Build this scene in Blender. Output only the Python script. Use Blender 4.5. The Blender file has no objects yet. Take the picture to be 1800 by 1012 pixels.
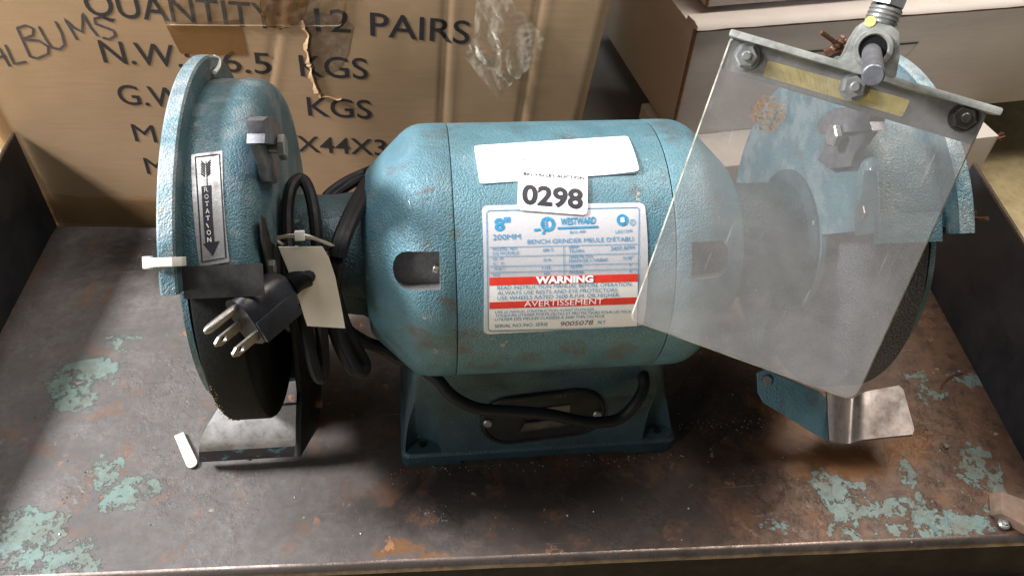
import bpy, bmesh, math, random
from mathutils import Vector, Matrix, noise
random.seed(7)
R = math.radians
V = Vector
sc = bpy.context.scene
C = sc.collection

# ------------------------------------------------------------------ camera, world, lamps, exposure
CAM = V((-.0819, -.3842, .5040)); PAN, TILT, ROLL, FPX = .1558, .7923, .0704, 1428.0
_f = V((math.sin(PAN)*math.cos(TILT), math.cos(PAN)*math.cos(TILT), -math.sin(TILT)))
_r0 = V((math.cos(PAN), -math.sin(PAN), 0)); _u0 = _r0.cross(_f)
_r = _r0*math.cos(ROLL) + _u0*math.sin(ROLL); _u = _u0*math.cos(ROLL) - _r0*math.sin(ROLL)
cd = bpy.data.cameras.new('camera'); cam = bpy.data.objects.new('camera', cd); C.objects.link(cam)
cam.matrix_world = Matrix(((_r.x, _u.x, -_f.x, CAM.x), (_r.y, _u.y, -_f.y, CAM.y), (_r.z, _u.z, -_f.z, CAM.z), (0, 0, 0, 1)))
cd.sensor_width = 36; cd.lens = 36*FPX/1800; cd.clip_start = .01; cd.clip_end = 200
sc.camera = cam

w = bpy.data.worlds.new('World'); sc.world = w; w.use_nodes = True
bg = w.node_tree.nodes['Background']; bg.inputs[0].default_value = (.93, .96, 1.0, 1); bg.inputs[1].default_value = .09

def lamp(name, loc, target, power, size, col, sy=None, spread=180):
    l = bpy.data.lights.new(name, 'AREA'); l.energy = power; l.color = col
    l.shape = 'RECTANGLE'; l.size = size; l.size_y = sy or size; l.spread = R(spread)
    o = bpy.data.objects.new(name, l); C.objects.link(o)
    o.location = loc; o.rotation_euler = (V(target)-V(loc)).to_track_quat('-Z', 'Y').to_euler()
lamp('daylight_lamp', (-1.42, .10, 1.16), (-.1, .05, .05), 74, .34, (.94, .97, 1.0), .24)
lamp('ceiling_lamp', (.55, .25, 1.05), (.34, .10, .0), 4.2, .3, (1.0, .90, .79), .7, 100)
lamp('skylight_lamp', (-.55, .30, 1.62), (.0, .0, .1), 15, .7, (.97, .985, 1.0), .5)
lamp('front_fill_lamp', (-1.9, -1.5, .95), (-.15, .2, .1), 18, .5, (.97, .985, 1.0), .9)  # unseen fill lamp, added to brighten the front of the brown box
vs = sc.view_settings; vs.view_transform = 'Standard'; vs.look = 'None'; vs.exposure = .22; vs.gamma = 1

# ------------------------------------------------------------------ pixel -> place helpers (photo pixels of the 1800 x 1012 frame)
def ray(px, py):
    d = _f + _r*((px-900)/FPX) - _u*((py-506)/FPX); return d.normalized()
def hit(px, py, P, n):
    d = ray(px, py); n = V(n); return CAM + d*((V(P)-CAM).dot(n)/d.dot(n))
def atz(px, py, z=0): return hit(px, py, (0, 0, z), (0, 0, 1))
def aty(px, py, y): return hit(px, py, (0, y, 0), (0, 1, 0))
def atx(px, py, x): return hit(px, py, (x, 0, 0), (1, 0, 0))
AX = .1469; RM = .08                                   # height of the shaft, radius of the motor

class Plane:
    def __init__(s, O, U, W):
        s.O = V(O); s.U = V(U).normalized(); s.N = s.U.cross(V(W)).normalized(); s.W = s.N.cross(s.U)
    def uv(s, px, py):
        p = hit(px, py, s.O, s.N)-s.O; return V((p.dot(s.U), p.dot(s.W)))
    def P(s, u, v, off=0): return s.O + s.U*u + s.W*v + s.N*off
class Drum:                                            # the cylinder round the shaft: u along x, v round it
    def __init__(s, rad): s.R = rad
    def uv(s, px, py):
        d = ray(px, py); o = CAM-V((0, 0, AX)); a = d.y**2+d.z**2; b = o.y*d.y+o.z*d.z; c = o.y**2+o.z**2-s.R**2
        t = (-b-math.sqrt(max(b*b-a*c, 0)))/a; p = CAM+d*t
        return V((p.x, s.R*math.atan2(p.z-AX, -p.y)))
    def P(s, u, v, off=0):
        a = v/s.R; return V((u, -(s.R+off)*math.cos(a), AX+(s.R+off)*math.sin(a)))

# ------------------------------------------------------------------ materials
class NT:
    def __init__(s, name):
        s.m = bpy.data.materials.new(name); s.m.use_nodes = True; s.t = s.m.node_tree; s.n = s.t.nodes
        s.p = s.n['Principled BSDF']; s.out = s.n['Material Output']
        s.tc = s.n.new('ShaderNodeNewGeometry').outputs['Position']
    def link(s, a, b): s.t.links.new(a, b)
    def val(s, inp, v):
        if isinstance(v, bpy.types.NodeSocket): s.link(v, inp)
        elif isinstance(v, (tuple, list)) and len(v) == 3 and inp.type == 'RGBA': inp.default_value = (*v, 1)
        else: inp.default_value = v
    def objco(s): s.tc = s.n.new('ShaderNodeTexCoord').outputs['Object']; return s
    def noise(s, scale, detail=4, rough=.6, co=None, dist=0, color=False):
        n = s.n.new('ShaderNodeTexNoise'); s.link(co or s.tc, n.inputs['Vector'])
        n.inputs['Scale'].default_value = scale; n.inputs['Detail'].default_value = detail
        n.inputs['Roughness'].default_value = rough; n.inputs['Distortion'].default_value = dist
        return n.outputs['Color' if color else 'Fac']
    def voro(s, scale, feat='F1', co=None, out='Distance', rand=1):
        n = s.n.new('ShaderNodeTexVoronoi'); n.feature = feat; s.link(co or s.tc, n.inputs['Vector'])
        n.inputs['Scale'].default_value = scale; n.inputs['Randomness'].default_value = rand
        return n.outputs[out]
    def ramp(s, x, a, b, lo=0.0, hi=1.0):
        n = s.n.new('ShaderNodeMapRange'); n.inputs['From Min'].default_value = a; n.inputs['From Max'].default_value = b
        n.inputs['To Min'].default_value = lo; n.inputs['To Max'].default_value = hi; s.link(x, n.inputs['Value']); return n.outputs[0]
    def math(s, op, a, b=0.0):
        n = s.n.new('ShaderNodeMath'); n.operation = op; s.val(n.inputs[0], a); s.val(n.inputs[1], b); return n.outputs[0]
    def vm(s, op, a, b=None):
        n = s.n.new('ShaderNodeVectorMath'); n.operation = op; s.val(n.inputs[0], a)
        if b is not None: s.val(n.inputs[1], b)
        return n.outputs['Value' if op in ('LENGTH', 'DISTANCE', 'DOT_PRODUCT') else 'Vector']
    def mix(s, fac, a, b):
        n = s.n.new('ShaderNodeMix'); n.data_type = 'RGBA'; s.val(n.inputs[0], fac); s.val(n.inputs[6], a); s.val(n.inputs[7], b); return n.outputs[2]
    def bump(s, h, strength=.5, dist=.001, nrm=None):
        n = s.n.new('ShaderNodeBump'); n.inputs['Strength'].default_value = strength; n.inputs['Distance'].default_value = dist
        s.link(h, n.inputs['Height'])
        if nrm: s.link(nrm, n.inputs['Normal'])
        return n.outputs[0]
    def set(s, base=None, rough=None, metal=None, normal=None, spec=None, coat=None):
        for k, v in (('Base Color', base), ('Roughness', rough), ('Metallic', metal), ('Normal', normal), ('Specular IOR Level', spec), ('Coat Weight', coat)):
            if v is not None: s.val(s.p.inputs[k], v)
        return s.m
    def blobs(s, lst, warp):                          # union of soft ellipses with an edge warped by noise: stains and paint left over
        res = None
        for (c, rx, ry) in lst:
            d = s.vm('SUBTRACT', warp, tuple(c)); d = s.vm('MULTIPLY', d, (1/rx, 1/ry, 0)); d = s.math('SUBTRACT', 1.0, s.vm('LENGTH', d))
            res = d if res is None else s.math('MAXIMUM', res, d)
        return res

def simple(name, base, rough=.5, metal=0, var=.15, nscale=60, bump=0, bscale=300, spec=.5):
    t = NT(name); n = t.noise(nscale, 5)
    dk = tuple(c*(1-var) for c in base); lt = tuple(min(1, c*(1+var)) for c in base)
    b = t.mix(t.ramp(n, .3, .7), dk, lt)
    rr = t.ramp(t.noise(nscale*1.7, 4), .3, .7, max(.03, rough-.08), min(1, rough+.08))
    t.set(b, rr, metal, spec=spec)
    if bump: t.set(normal=t.bump(t.noise(bscale, 4), bump, .0006))
    return t.m

def m_hammer(name, wear=0.0, pale=0.0, darken=0.0):
    t = NT(name)
    warp = t.vm('ADD', t.tc, t.vm('MULTIPLY', t.vm('SUBTRACT', t.noise(600, 2, color=True), (.5, .5, .5)), (.0018, .0018, .0018)))
    pit = t.voro(980, 'SMOOTH_F1', warp); n1 = t.noise(820, 3, co=warp)
    h = t.math('ADD', t.ramp(pit, .08, .52), t.math('MULTIPLY', n1, .9))
    big = t.noise(28, 5)
    base = t.mix(t.ramp(big, .3, .7), (.060, .136, .170), (.090, .188, .222))
    base = t.mix(t.math('MULTIPLY', t.ramp(h, .95, .45), .72), base, (.034, .105, .140))
    dust = t.ramp(t.noise(55, 6, .7), .52, .75)
    base = t.mix(t.math('MULTIPLY', dust, .22), base, (.24, .27, .285))
    if pale: base = t.mix(t.math('MULTIPLY', t.ramp(t.noise(42, 7, .66), .50-.16*pale, .58), min(1, .35+.5*pale)), base, (.33, .36, .37))
    grime = t.ramp(t.noise(38, 6, .72, dist=.6), .57-wear*.08, .70)
    base = t.mix(t.math('MULTIPLY', grime, .65), base, (.075, .062, .05))
    if darken: base = t.mix(t.math('MULTIPLY', t.ramp(t.noise(30, 7, .62), .25, .60, .72, 1.0), darken), base, (.013, .028, .032))  # dark overlay on the paint; on base and shaft housings it carries shade
    chip = t.ramp(t.noise(95, 5, .62), .70-wear*.06, .72-wear*.06)
    base = t.mix(chip, base, (.30, .27, .23))
    if darken == 0 and not pale:
        w_ = t.vm('ADD', t.tc, t.vm('MULTIPLY', t.vm('SUBTRACT', t.noise(60, 8, .7, color=True), (.5, .5, .5)), (.03, .03, .03)))
        D_ = Drum(.08); st = None
        for px, py, r_ in ((812, 600, .012), (850, 640, .016), (800, 410, .004), (930, 630, .010), (740, 600, .012), (700, 600, .010), (1010, 610, .008), (1090, 620, .012), (1030, 645, .012), (790, 540, .006), (1120, 330, .003), (745, 330, .004)):
            q = D_.uv(px, py); c_ = D_.P(q.x, q.y); d = t.math('SUBTRACT', 1.0, t.math('MULTIPLY', t.vm('DISTANCE', w_, tuple(c_)), 1/r_)); st = d if st is None else t.math('MAXIMUM', st, d)
        base = t.mix(t.math('MULTIPLY', t.ramp(st, .0, .14), t.ramp(t.noise(70, 8, .75), .42, .60, .0, .75)), base, t.mix(t.noise(200, 4), (.055, .046, .036), (.13, .11, .09)))
    rough = t.ramp(t.noise(34, 7, .7), .3, .7, .36, .60)
    vary = t.ramp(t.noise(14, 3), .35, .65, .45, 1.0)
    return t.set(base, rough, .16, t.bump(t.math('MULTIPLY', h, vary), .8, .00045), coat=.05)

def m_floor():
    t = NT('worn_tray_paint')
    wn = t.vm('SUBTRACT', t.noise(26, 9, .68, color=True), (.5, .5, .5))
    wn2 = t.vm('SUBTRACT', t.noise(120, 6, .7, color=True), (.5, .5, .5))
    warp = t.vm('ADD', t.tc, t.vm('ADD', t.vm('MULTIPLY', wn, (.085, .085, 0)), t.vm('MULTIPLY', wn2, (.02, .02, 0))))
    sx = t.n.new('ShaderNodeSeparateXYZ'); t.link(t.vm('ADD', t.tc, t.vm('MULTIPLY', wn, (.12, .12, 0))), sx.inputs[0]); X = sx.outputs[0]
    fine = t.noise(150, 8, .7); mid = t.noise(34, 8, .66)
    base = t.mix(t.ramp(mid, .35, .65), (.082, .074, .070), (.124, .112, .106))
    base = t.mix(t.ramp(fine, .42, .66), base, (.085, .068, .062))
    brown = t.mix(t.ramp(mid, .35, .65), (.060, .034, .023), (.098, .055, .036))
    brown = t.mix(t.ramp(t.noise(90, 7, .7), .5, .62), brown, (.045, .026, .019))
    base = t.mix(t.ramp(X, -.18, .06), base, brown)
    # oily staining, spread wider to paint in the shade round the grinder
    oil_shade = t.ramp(t.blobs([((.035, -.110, 0), .13, .055), ((-.06, -.095, 0), .10, .04), ((.0, -.01, 0), .24, .08), ((.13, -.03, 0), .08, .06), ((-.30, .17, 0), .12, .05)], warp), .0, .6)
    base = t.mix(t.math('MULTIPLY', oil_shade, .88), base, (.020, .0155, .014))
    # rust
    rust = t.ramp(t.noise(30, 9, .7, dist=.4), .55, .63)
    rc = t.mix(t.noise(200, 5), (.10, .042, .018), (.24, .105, .045))
    base = t.mix(t.math('MULTIPLY', rust, .30), base, rc)
    rust2 = t.ramp(t.blobs([((.225, -.075, 0), .075, .03), ((.20, -.04, 0), .03, .05), ((.27, -.085, 0), .03, .02), ((-.10, -.132, 0), .03, .006)], warp), .0, .35)
    base = t.mix(t.math('MULTIPLY', rust2, .8), base, t.mix(t.noise(160, 5), (.10, .042, .016), (.19, .085, .03)))
    spots = t.ramp(t.voro(34, 'F1', warp), .13, .09)
    base = t.mix(t.math('MULTIPLY', spots, t.ramp(t.noise(12, 2), .48, .56)), base, (.26, .12, .055))
    # light scuffs where the primer shows
    sc_ = t.ramp(t.noise(62, 9, .74), .635, .665)
    base = t.mix(t.math('MULTIPLY', sc_, .5), base, (.33, .28, .25))
    for rz, sc2 in ((.35, (9, 620, 1)), (-1.1, (14, 760, 1))):   # fine drag scratches
        mp = t.n.new('ShaderNodeMapping'); mp.inputs['Rotation'].default_value = (0, 0, rz); mp.inputs['Scale'].default_value = sc2; t.link(t.tc, mp.inputs[0])
        base = t.mix(t.math('MULTIPLY', t.ramp(t.noise(1, 3, co=mp.outputs[0]), .69, .73), .35), base, (.26, .235, .22))
    # what is left of the old mint paint
    def g(px, py): return atz(px, py)
    L = [(g(150, 655), .040, .020), (g(130, 700), .022, .022), (g(215, 600), .018, .010), (g(225, 862), .030, .017), (g(190, 820), .010, .014), (g(55, 930), .036, .030), (g(115, 990), .03, .014), (g(170, 640), .014, .010),
         (g(1470, 860), .022, .016), (g(1500, 905), .030, .020), (g(1600, 912), .034, .017), (g(1690, 915), .034, .018), (g(1735, 850), .013, .035), (g(1600, 840), .011, .022), (g(1715, 800), .010, .012),
         (g(1640, 700), .026, .012), (g(1690, 660), .018, .012), (g(1610, 665), .016, .008), (g(1380, 915), .010, .005), (g(50, 380), .02, .05)]
    mint = t.ramp(t.blobs(L, warp), .30, .34)
    holes = t.ramp(t.noise(62, 9, .75), .555, .53)
    mint = t.math('MULTIPLY', mint, holes)
    mc = t.mix(t.ramp(X, .0, .3), (.125, .172, .152), (.105, .150, .142))
    mc = t.mix(t.ramp(t.noise(48, 8, .7), .42, .66), mc, (.11, .105, .085))
    base = t.mix(mint, base, mc)
    # flakes: layered edges
    fl = t.ramp(t.noise(46, 9, .62), .47, .53); fl2 = t.ramp(t.noise(105, 8, .65), .52, .56)
    patchy = t.ramp(t.noise(9, 3), .46, .62)
    h = t.math('ADD', t.math('MULTIPLY', patchy, t.math('ADD', t.math('MULTIPLY', fl, .8), t.math('MULTIPLY', fl2, .6))), t.math('ADD', t.math('MULTIPLY', mint, 1.6), t.math('MULTIPLY', fine, .4)))
    rough = t.ramp(fine, .3, .7, .30, .55)
    return t.set(base, rough, 0, t.bump(h, .6, .0007), spec=.22)

def m_steel(name, base=(.42, .40, .38), rough=.34, rust=.25, dark=.4, scale=1.0, metal=.85):
    t = NT(name)
    n = t.noise(45*scale, 8, .68); s2 = t.noise(180*scale, 6, .7)
    b = t.mix(t.ramp(n, .38, .66), base, tuple(c*(1-dark) for c in base))
    b = t.mix(t.math('MULTIPLY', t.ramp(s2, .55, .7), rust), b, (.16, .075, .035))
    return t.set(b, t.ramp(n, .3, .7, rough-.08, rough+.2), metal, t.bump(s2, .25, .0005))

def m_card(name, a, b, fibre=.5):
    t = NT(name)
    mp = t.n.new('ShaderNodeMapping'); mp.inputs['Scale'].default_value = (30, 30, 420); t.link(t.tc, mp.inputs[0])
    fl = t.noise(1.0, 3, co=mp.outputs[0])
    base = t.mix(t.ramp(t.noise(9, 5), .3, .7), a, b)
    base = t.mix(t.math('MULTIPLY', t.ramp(fl, .35, .7), .16), base, tuple(c*.6 for c in a))
    base = t.mix(t.math('MULTIPLY', t.ramp(t.noise(420, 3), .55, .75), .18*fibre), base, tuple(c*.5 for c in a))
    base = t.mix(t.math('MULTIPLY', t.ramp(t.noise(26, 7, .7), .62, .72), .25), base, tuple(min(1, c*1.25) for c in b))
    return t.set(base, .78, 0, t.bump(fl, .12, .0006), spec=.25)

def m_clear(name, tint, haze, hazecol, gloss_rough, bumps=0, bscale=60, marks=None):
    t = NT(name)
    if marks: t.objco()
    tr = t.n.new('ShaderNodeBsdfTransparent'); tr.inputs[0].default_value = (*tint, 1)
    t.set(hazecol, gloss_rough, 0)
    t.p.inputs['IOR'].default_value = 1.5
    fac = t.ramp(t.noise(26, 8, .7, dist=.5), .32, .70, haze*.72, haze*1.30)
    if marks: fac = marks(t, fac)
    fr = t.n.new('ShaderNodeFresnel'); fr.inputs[0].default_value = 1.35
    fac = t.math('MINIMUM', t.math('ADD', fac, t.math('MULTIPLY', fr.outputs[0], .6)), 1.0)
    if bumps: nb = t.bump(t.noise(bscale, 4), bumps, .004); t.set(normal=nb); t.link(nb, fr.inputs['Normal'])
    mx = t.n.new('ShaderNodeMixShader'); t.link(fac, mx.inputs[0]); t.link(tr.outputs[0], mx.inputs[1]); t.link(t.p.outputs[0], mx.inputs[2])
    t.link(mx.outputs[0], t.out.inputs[0]); return t.m

def pane_marks(t, fac):                               # scratches, specks and the brown rust splash of the eye shield (object space)
    fine = t.ramp(t.noise(700, 2), .72, .76, 0, .35)
    mp = t.n.new('ShaderNodeMapping'); mp.inputs['Scale'].default_value = (520, 26, 100); mp.inputs['Rotation'].default_value = (0, 0, .5); t.link(t.tc, mp.inputs[0])
    scr = t.ramp(t.noise(1, 2, co=mp.outputs[0]), .715, .74, 0, .2)
    d = t.math('SUBTRACT', 1.0, t.vm('LENGTH', t.vm('MULTIPLY', t.vm('SUBTRACT', t.vm('ADD', t.tc, t.vm('MULTIPLY', t.vm('SUBTRACT', t.noise(260, 4, color=True), (.5, .5, .5)), (.013, .013, 0))), (.0305, -.0305, 0)), (1/.0098, 1/.0095, 0))))
    splash = t.math('MULTIPLY', t.ramp(d, .0, .25), t.ramp(t.noise(520, 7, .8), .44, .56, .0, 1))
    t.set(base=t.mix(splash, t.mix(t.ramp(t.noise(30, 4), .4, .7), (.33, .315, .305), (.42, .40, .385)), t.mix(t.noise(800, 2), (.10, .045, .012), (.34, .19, .07))))
    f = t.math('ADD', t.math('ADD', fac, fine), scr)
    sx = t.n.new('ShaderNodeSeparateXYZ'); t.link(t.tc, sx.inputs[0])
    f = t.math('ADD', f, t.ramp(t.math('ADD', sx.outputs[1], t.math('MULTIPLY', t.noise(40, 5), .05)), -.006, -.16, -.02, .12))
    return t.math('MINIMUM', t.math('MAXIMUM', f, t.math('MULTIPLY', splash, .85)), 1.0)

M = {}
M['paint'] = m_hammer('hammered_teal_paint', .3)
M['paint_worn'] = m_hammer('hammered_teal_paint_worn', .9)
M['base'] = m_hammer('shaded_teal_paint', .2, 0, .95)  # darkened copy of the paint: shade under the motor put into the colour
M['guard'] = m_hammer('dusty_teal_paint', .3, .10, .35)
M['rim'] = m_hammer('teal_paint_rubbed_to_metal', .8, .75)
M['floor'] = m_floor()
M['black'] = simple('black_steel', (.008, .008, .009), .5, 0, .4, 70, .3, 260, .25)
M['dark'] = simple('dark_bare_steel', (.060, .055, .052), .36, .6, .45, 60, .3, 260)
M['rubber'] = simple('black_rubber', (.0038, .0038, .005), .58, 0, .3, 90, .15, 500, .28)
M['plug'] = simple('black_plastic', (.011, .011, .015), .34, 0, .25, 120, .1, 700)
M['prong'] = m_steel('nickel_prong', (.34, .31, .275), .28, .3, .45, 1.0, .75)
M['steel'] = m_steel('bare_steel', (.46, .44, .43), .30, .3, .45)
M['restR'] = m_steel('dull_brown_steel', (.27, .24, .23), .44, .45, .4)
M['restL'] = m_steel('blackened_steel', (.50, .475, .46), .42, .3, .55, 1.0, .25)
M['zinc'] = simple('zinc_casting', (.30, .30, .275), .42, .45, .5, 70, .45, 240)
M['nut'] = simple('dull_nut', (.30, .30, .29), .36, .7, .3, 130, .2, 600)
M['rod'] = simple('grey_rod', (.16, .16, .18), .40, .6, .3, 130, .2, 600)
M['copper'] = simple('rusty_wire', (.13, .066, .042), .45, .6, .35, 400)
M['paper'] = simple('white_sticker_paper', (.82, .82, .83), .55, 0, .02, 60, 0, 300, .3)
M['ink'] = simple('black_ink', (.012, .011, .018), .55, 0, .2, 300)
M['blueink'] = simple('blue_ink', (.025, .20, .36), .5, 0, .25, 300)
M['redink'] = simple('red_ink', (.62, .035, .02), .5, 0, .12, 200)
M['cream'] = simple('cream_print', (.74, .70, .66), .5, 0, .05, 100)
M['plate'] = m_steel('aluminium_plate', (.60, .58, .60), .40, .05, .18, 1.6, .35); 
t = NT('blackened_front'); b_ = t.mix(t.ramp(t.noise(120, 7, .7), .56, .60), t.mix(t.noise(60, 5), (.035, .03, .028), (.09, .08, .075)), (.12, .26, .33)); M['restF'] = t.set(b_, .45, .3, t.bump(t.noise(260, 4), .3, .0005))
M['decal'] = m_steel('worn_silver_decal', (.50, .48, .47), .42, .2, .35, 1.6)
M['chip'] = simple('cream_plastic', (.50, .47, .34), .5, 0, .08, 150)
M['tag'] = simple('cream_card', (.60, .54, .46), .7, 0, .05, 70, .1, 300)
M['nylon'] = simple('white_nylon', (.66, .66, .60), .35, 0, .06, 120)
M['wood'] = simple('raw_wood', (.155, .10, .07), .7, 0, .4, 60, .3, 240)
M['kraft'] = m_card('brown_cardboard', (.345, .213, .116), (.405, .260, .148))
M['kraftcore'] = simple('torn_cardboard', (.20, .125, .07), .85, 0, .3, 150, .4, 300)
M['kraftink'] = simple('box_ink', (.022, .016, .016), .7, 0, .3, 200)
M['marker'] = simple('marker_ink', (.06, .045, .045), .65, 0, .45, 160)
M['white'] = m_card('white_cardboard', (.50, .455, .425), (.56, .515, .48), .4)
M['greycard'] = m_card('shade_grey_cardboard', (.20, .185, .17), (.25, .23, .21), .4)  # board darkened so that the shade of the gap is in its colour
M['greenink'] = simple('green_ink', (.02, .085, .05), .6, 0, .2, 200)
M['edge'] = simple('raw_corrugated_edge', (.17, .075, .035), .85, 0, .5, 260, .5, 400)
M['tape'] = m_clear('brown_tape', (.93, .80, .62), .20, (.34, .19, .08), .22, .25, 50)
M['edgetape'] = m_clear('amber_tape', (.97, .91, .80), .12, (.40, .26, .14), .2, .25, 50)
M['thinfilm'] = m_clear('clear_tape', (.97, .94, .88), .05, (.6, .5, .4), .10, .5, 60)
M['film'] = m_clear('clear_film', (.97, .95, .90), .17, (.74, .70, .58), .10, .15, 90)
M['pane'] = m_clear('scratched_plastic', (.96, .945, .93), .18, (.46, .45, .45), .12, 0, 60, pane_marks)
M['paneedge'] = simple('frosted_edge', (.27, .255, .21), .35, 0, .6, 150, .4, 400)
M['yellow'] = simple('yellow_strip', (.80, .64, .18), .55, 0, .25, 90)
t = NT('grit_wheel'); nn = t.voro(760, 'F1'); n3 = t.noise(1300, 3)
M['grit'] = t.set(t.mix(t.ramp(n3, .45, .7), (.026, .025, .032), (.12, .115, .14)), .6, 0, t.bump(nn, 1.0, .0014))
M['wheel'] = simple('dark_wheel', (.005, .005, .005), .8, 0, .3, 200, .6, 700, .2)
t = NT('vent_silver'); M['silver'] = t.set(t.mix(t.noise(500, 3), (.13, .115, .105), (.36, .35, .35)), .35, .5, t.bump(t.noise(380, 4), .6, .0006))
t = NT('stained_concrete'); c1 = t.noise(16, 8, .66); c2 = t.noise(140, 5)
b = t.mix(t.ramp(c1, .35, .65), (.24, .185, .088), (.37, .30, .165)); b = t.mix(t.math('MULTIPLY', t.ramp(c2, .5, .7), .4), b, (.15, .12, .07))
M['concrete'] = t.set(b, .8, 0, t.bump(c2, .4, .0012))
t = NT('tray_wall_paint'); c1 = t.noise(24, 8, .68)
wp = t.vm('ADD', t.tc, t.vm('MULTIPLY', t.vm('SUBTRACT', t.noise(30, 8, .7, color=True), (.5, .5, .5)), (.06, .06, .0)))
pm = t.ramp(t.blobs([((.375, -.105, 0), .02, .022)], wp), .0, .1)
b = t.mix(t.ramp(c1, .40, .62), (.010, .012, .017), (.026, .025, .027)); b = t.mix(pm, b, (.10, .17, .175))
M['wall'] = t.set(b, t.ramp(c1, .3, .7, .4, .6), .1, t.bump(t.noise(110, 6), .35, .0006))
M['lip'] = m_steel('worn_lip_steel', (.22, .175, .155), .26, .6, .6, 1.2)
M['lipface'] = simple('rusty_dark_face', (.012, .0085, .007), .65, 0, .5, 40, .3, 200, .12)

# ------------------------------------------------------------------ mesh building
class MB:
    def __init__(s): s.v = []; s.f = []; s.m = []
    def add(s, vs, fs, mi=0):
        o = len(s.v); s.v += [V(x) for x in vs]; s.f += [tuple(i+o for i in f) for f in fs]; s.m += [mi]*len(fs); return s
    def box(s, lo, hi, mi=0, M4=None):
        x0, y0, z0 = lo; x1, y1, z1 = hi
        vs = [V(p) for p in ((x0,y0,z0),(x1,y0,z0),(x1,y1,z0),(x0,y1,z0),(x0,y0,z1),(x1,y0,z1),(x1,y1,z1),(x0,y1,z1))]
        if M4: vs = [M4 @ p for p in vs]
        return s.add(vs, [(0,3,2,1),(4,5,6,7),(0,1,5,4),(1,2,6,5),(2,3,7,6),(3,0,4,7)], mi)
    def prism(s, pts, off, mi=0):                     # pts: polygon in space, off: extrusion vector
        n = len(pts); off = V(off); a = [V(p) for p in pts]
        return s.add(a+[p+off for p in a], [tuple(range(n))[::-1], tuple(range(n, 2*n))]+[(i, (i+1) % n, n+(i+1) % n, n+i) for i in range(n)], mi)
    def loft(s, rings, mi=0, cap=True, close=True):
        n = len(rings[0]); vs = [p for r in rings for p in r]; fs = []
        for k in range(len(rings)-1):
            for i in range(n if close else n-1):
                j = (i+1) % n; fs.append((k*n+i, k*n+j, (k+1)*n+j, (k+1)*n+i))
        if cap: fs += [tuple(range(n))[::-1], tuple(range((len(rings)-1)*n, len(rings)*n))]
        return s.add(vs, fs, mi)
    def lathe(s, prof, c=(0, 0, AX), a0=0, a1=360, n=96, mi=0, cap=False):   # profile (x, r) turned round the shaft; angle from the front upwards
        full = abs(a1-a0) >= 359.9; k = n if full else n+1; rings = []
        for i in range(k):
            a = R(a0+(a1-a0)*i/n); rings.append([V((c[0]+x, c[1]-r*math.cos(a), c[2]+r*math.sin(a))) for x, r in prof])
        if full: rings.append(rings[0])
        m = len(prof); vs = [p for r in rings for p in r]; fs = []
        for i in range(len(rings)-1):
            for j in range(m-1): fs.append((i*m+j, i*m+j+1, (i+1)*m+j+1, (i+1)*m+j))
        return s.add(vs, fs, mi)
    def tube(s, pts, rad, n=10, closed=False, sm=6, cap=True, mi=0):
        pts = [V(p) for p in pts]
        if sm > 1:
            q = []; N = len(pts)
            for i in range(N if closed else N-1):
                g = (lambda k: pts[k % N]) if closed else (lambda k: pts[min(max(k, 0), N-1)])
                p0, p1, p2, p3 = g(i-1), g(i), g(i+1), g(i+2)
                for j in range(sm):
                    u = j/sm; q.append(.5*((2*p1)+(p2-p0)*u+(2*p0-5*p1+4*p2-p3)*u*u+(3*p1-p0-3*p2+p3)*u**3))
            if not closed: q.append(pts[-1])
            pts = q
        N = len(pts); rings = []; nrm = None
        for i in range(N):
            if closed: d = pts[(i+1) % N]-pts[i-1]
            else: d = pts[min(i+1, N-1)]-pts[max(i-1, 0)]
            d.normalize()
            if nrm is None: nrm = d.orthogonal().normalized()
            nrm = (nrm-d*nrm.dot(d)).normalized(); b = d.cross(nrm)
            rr = rad(i/(N-1)) if callable(rad) else rad
            rings.append([pts[i]+(nrm*math.cos(2*math.pi*k/n)+b*math.sin(2*math.pi*k/n))*rr for k in range(n)])
        if closed: rings.append(rings[0])
        return s.loft(rings, mi, cap and not closed)
    def rod(s, a, b, r, n=16, mi=0, bevel=0.0):
        a = V(a); b = V(b); d = (b-a).normalized()
        if bevel: 
            pr = [(a, r-bevel), (a+d*bevel, r), (b-d*bevel, r), (b, r-bevel)]
        else: pr = [(a, r), (b, r)]
        x = d.orthogonal().normalized(); y = d.cross(x)
        return s.loft([[p+(x*math.cos(2*math.pi*k/n)+y*math.sin(2*math.pi*k/n))*q for k in range(n)] for p, q in pr], mi)
    def build(s, name, mats, parent=None, smooth=30, bevel=0.0, recalc=True, merge=True):
        me = bpy.data.meshes.new(name); me.from_pydata([tuple(p) for p in s.v], [], s.f)
        if not isinstance(mats, (list, tuple)): mats = [mats]
        for m in mats: me.materials.append(m)
        for p, mi in zip(me.polygons, s.m): p.material_index = mi
        bm = bmesh.new(); bm.from_mesh(me)
        if merge: bmesh.ops.remove_doubles(bm, verts=bm.verts, dist=1e-6)
        if recalc: bmesh.ops.recalc_face_normals(bm, faces=bm.faces)
        if bevel:
            es = [e for e in bm.edges if len(e.link_faces) == 2 and e.calc_face_angle(0) > R(28)]
            bmesh.ops.bevel(bm, geom=es, offset=bevel, segments=2, profile=.6, affect='EDGES', clamp_overlap=True)
        bm.to_mesh(me); bm.free()
        if smooth: me.shade_smooth(); me.set_sharp_from_angle(angle=R(smooth))
        o = bpy.data.objects.new(name, me); C.objects.link(o)
        if parent: par(o, parent)
        return o
def par(o, p):
    bpy.context.view_layer.update(); o.parent = p; o.matrix_parent_inverse = p.matrix_world.inverted()
def thing(name, label, cat, loc, group=None):
    o = bpy.data.objects.new(name, None); C.objects.link(o); o.location = loc; o.empty_display_size = .02
    o['label'] = label; o['category'] = cat
    if group: o['group'] = group
    return o
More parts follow.
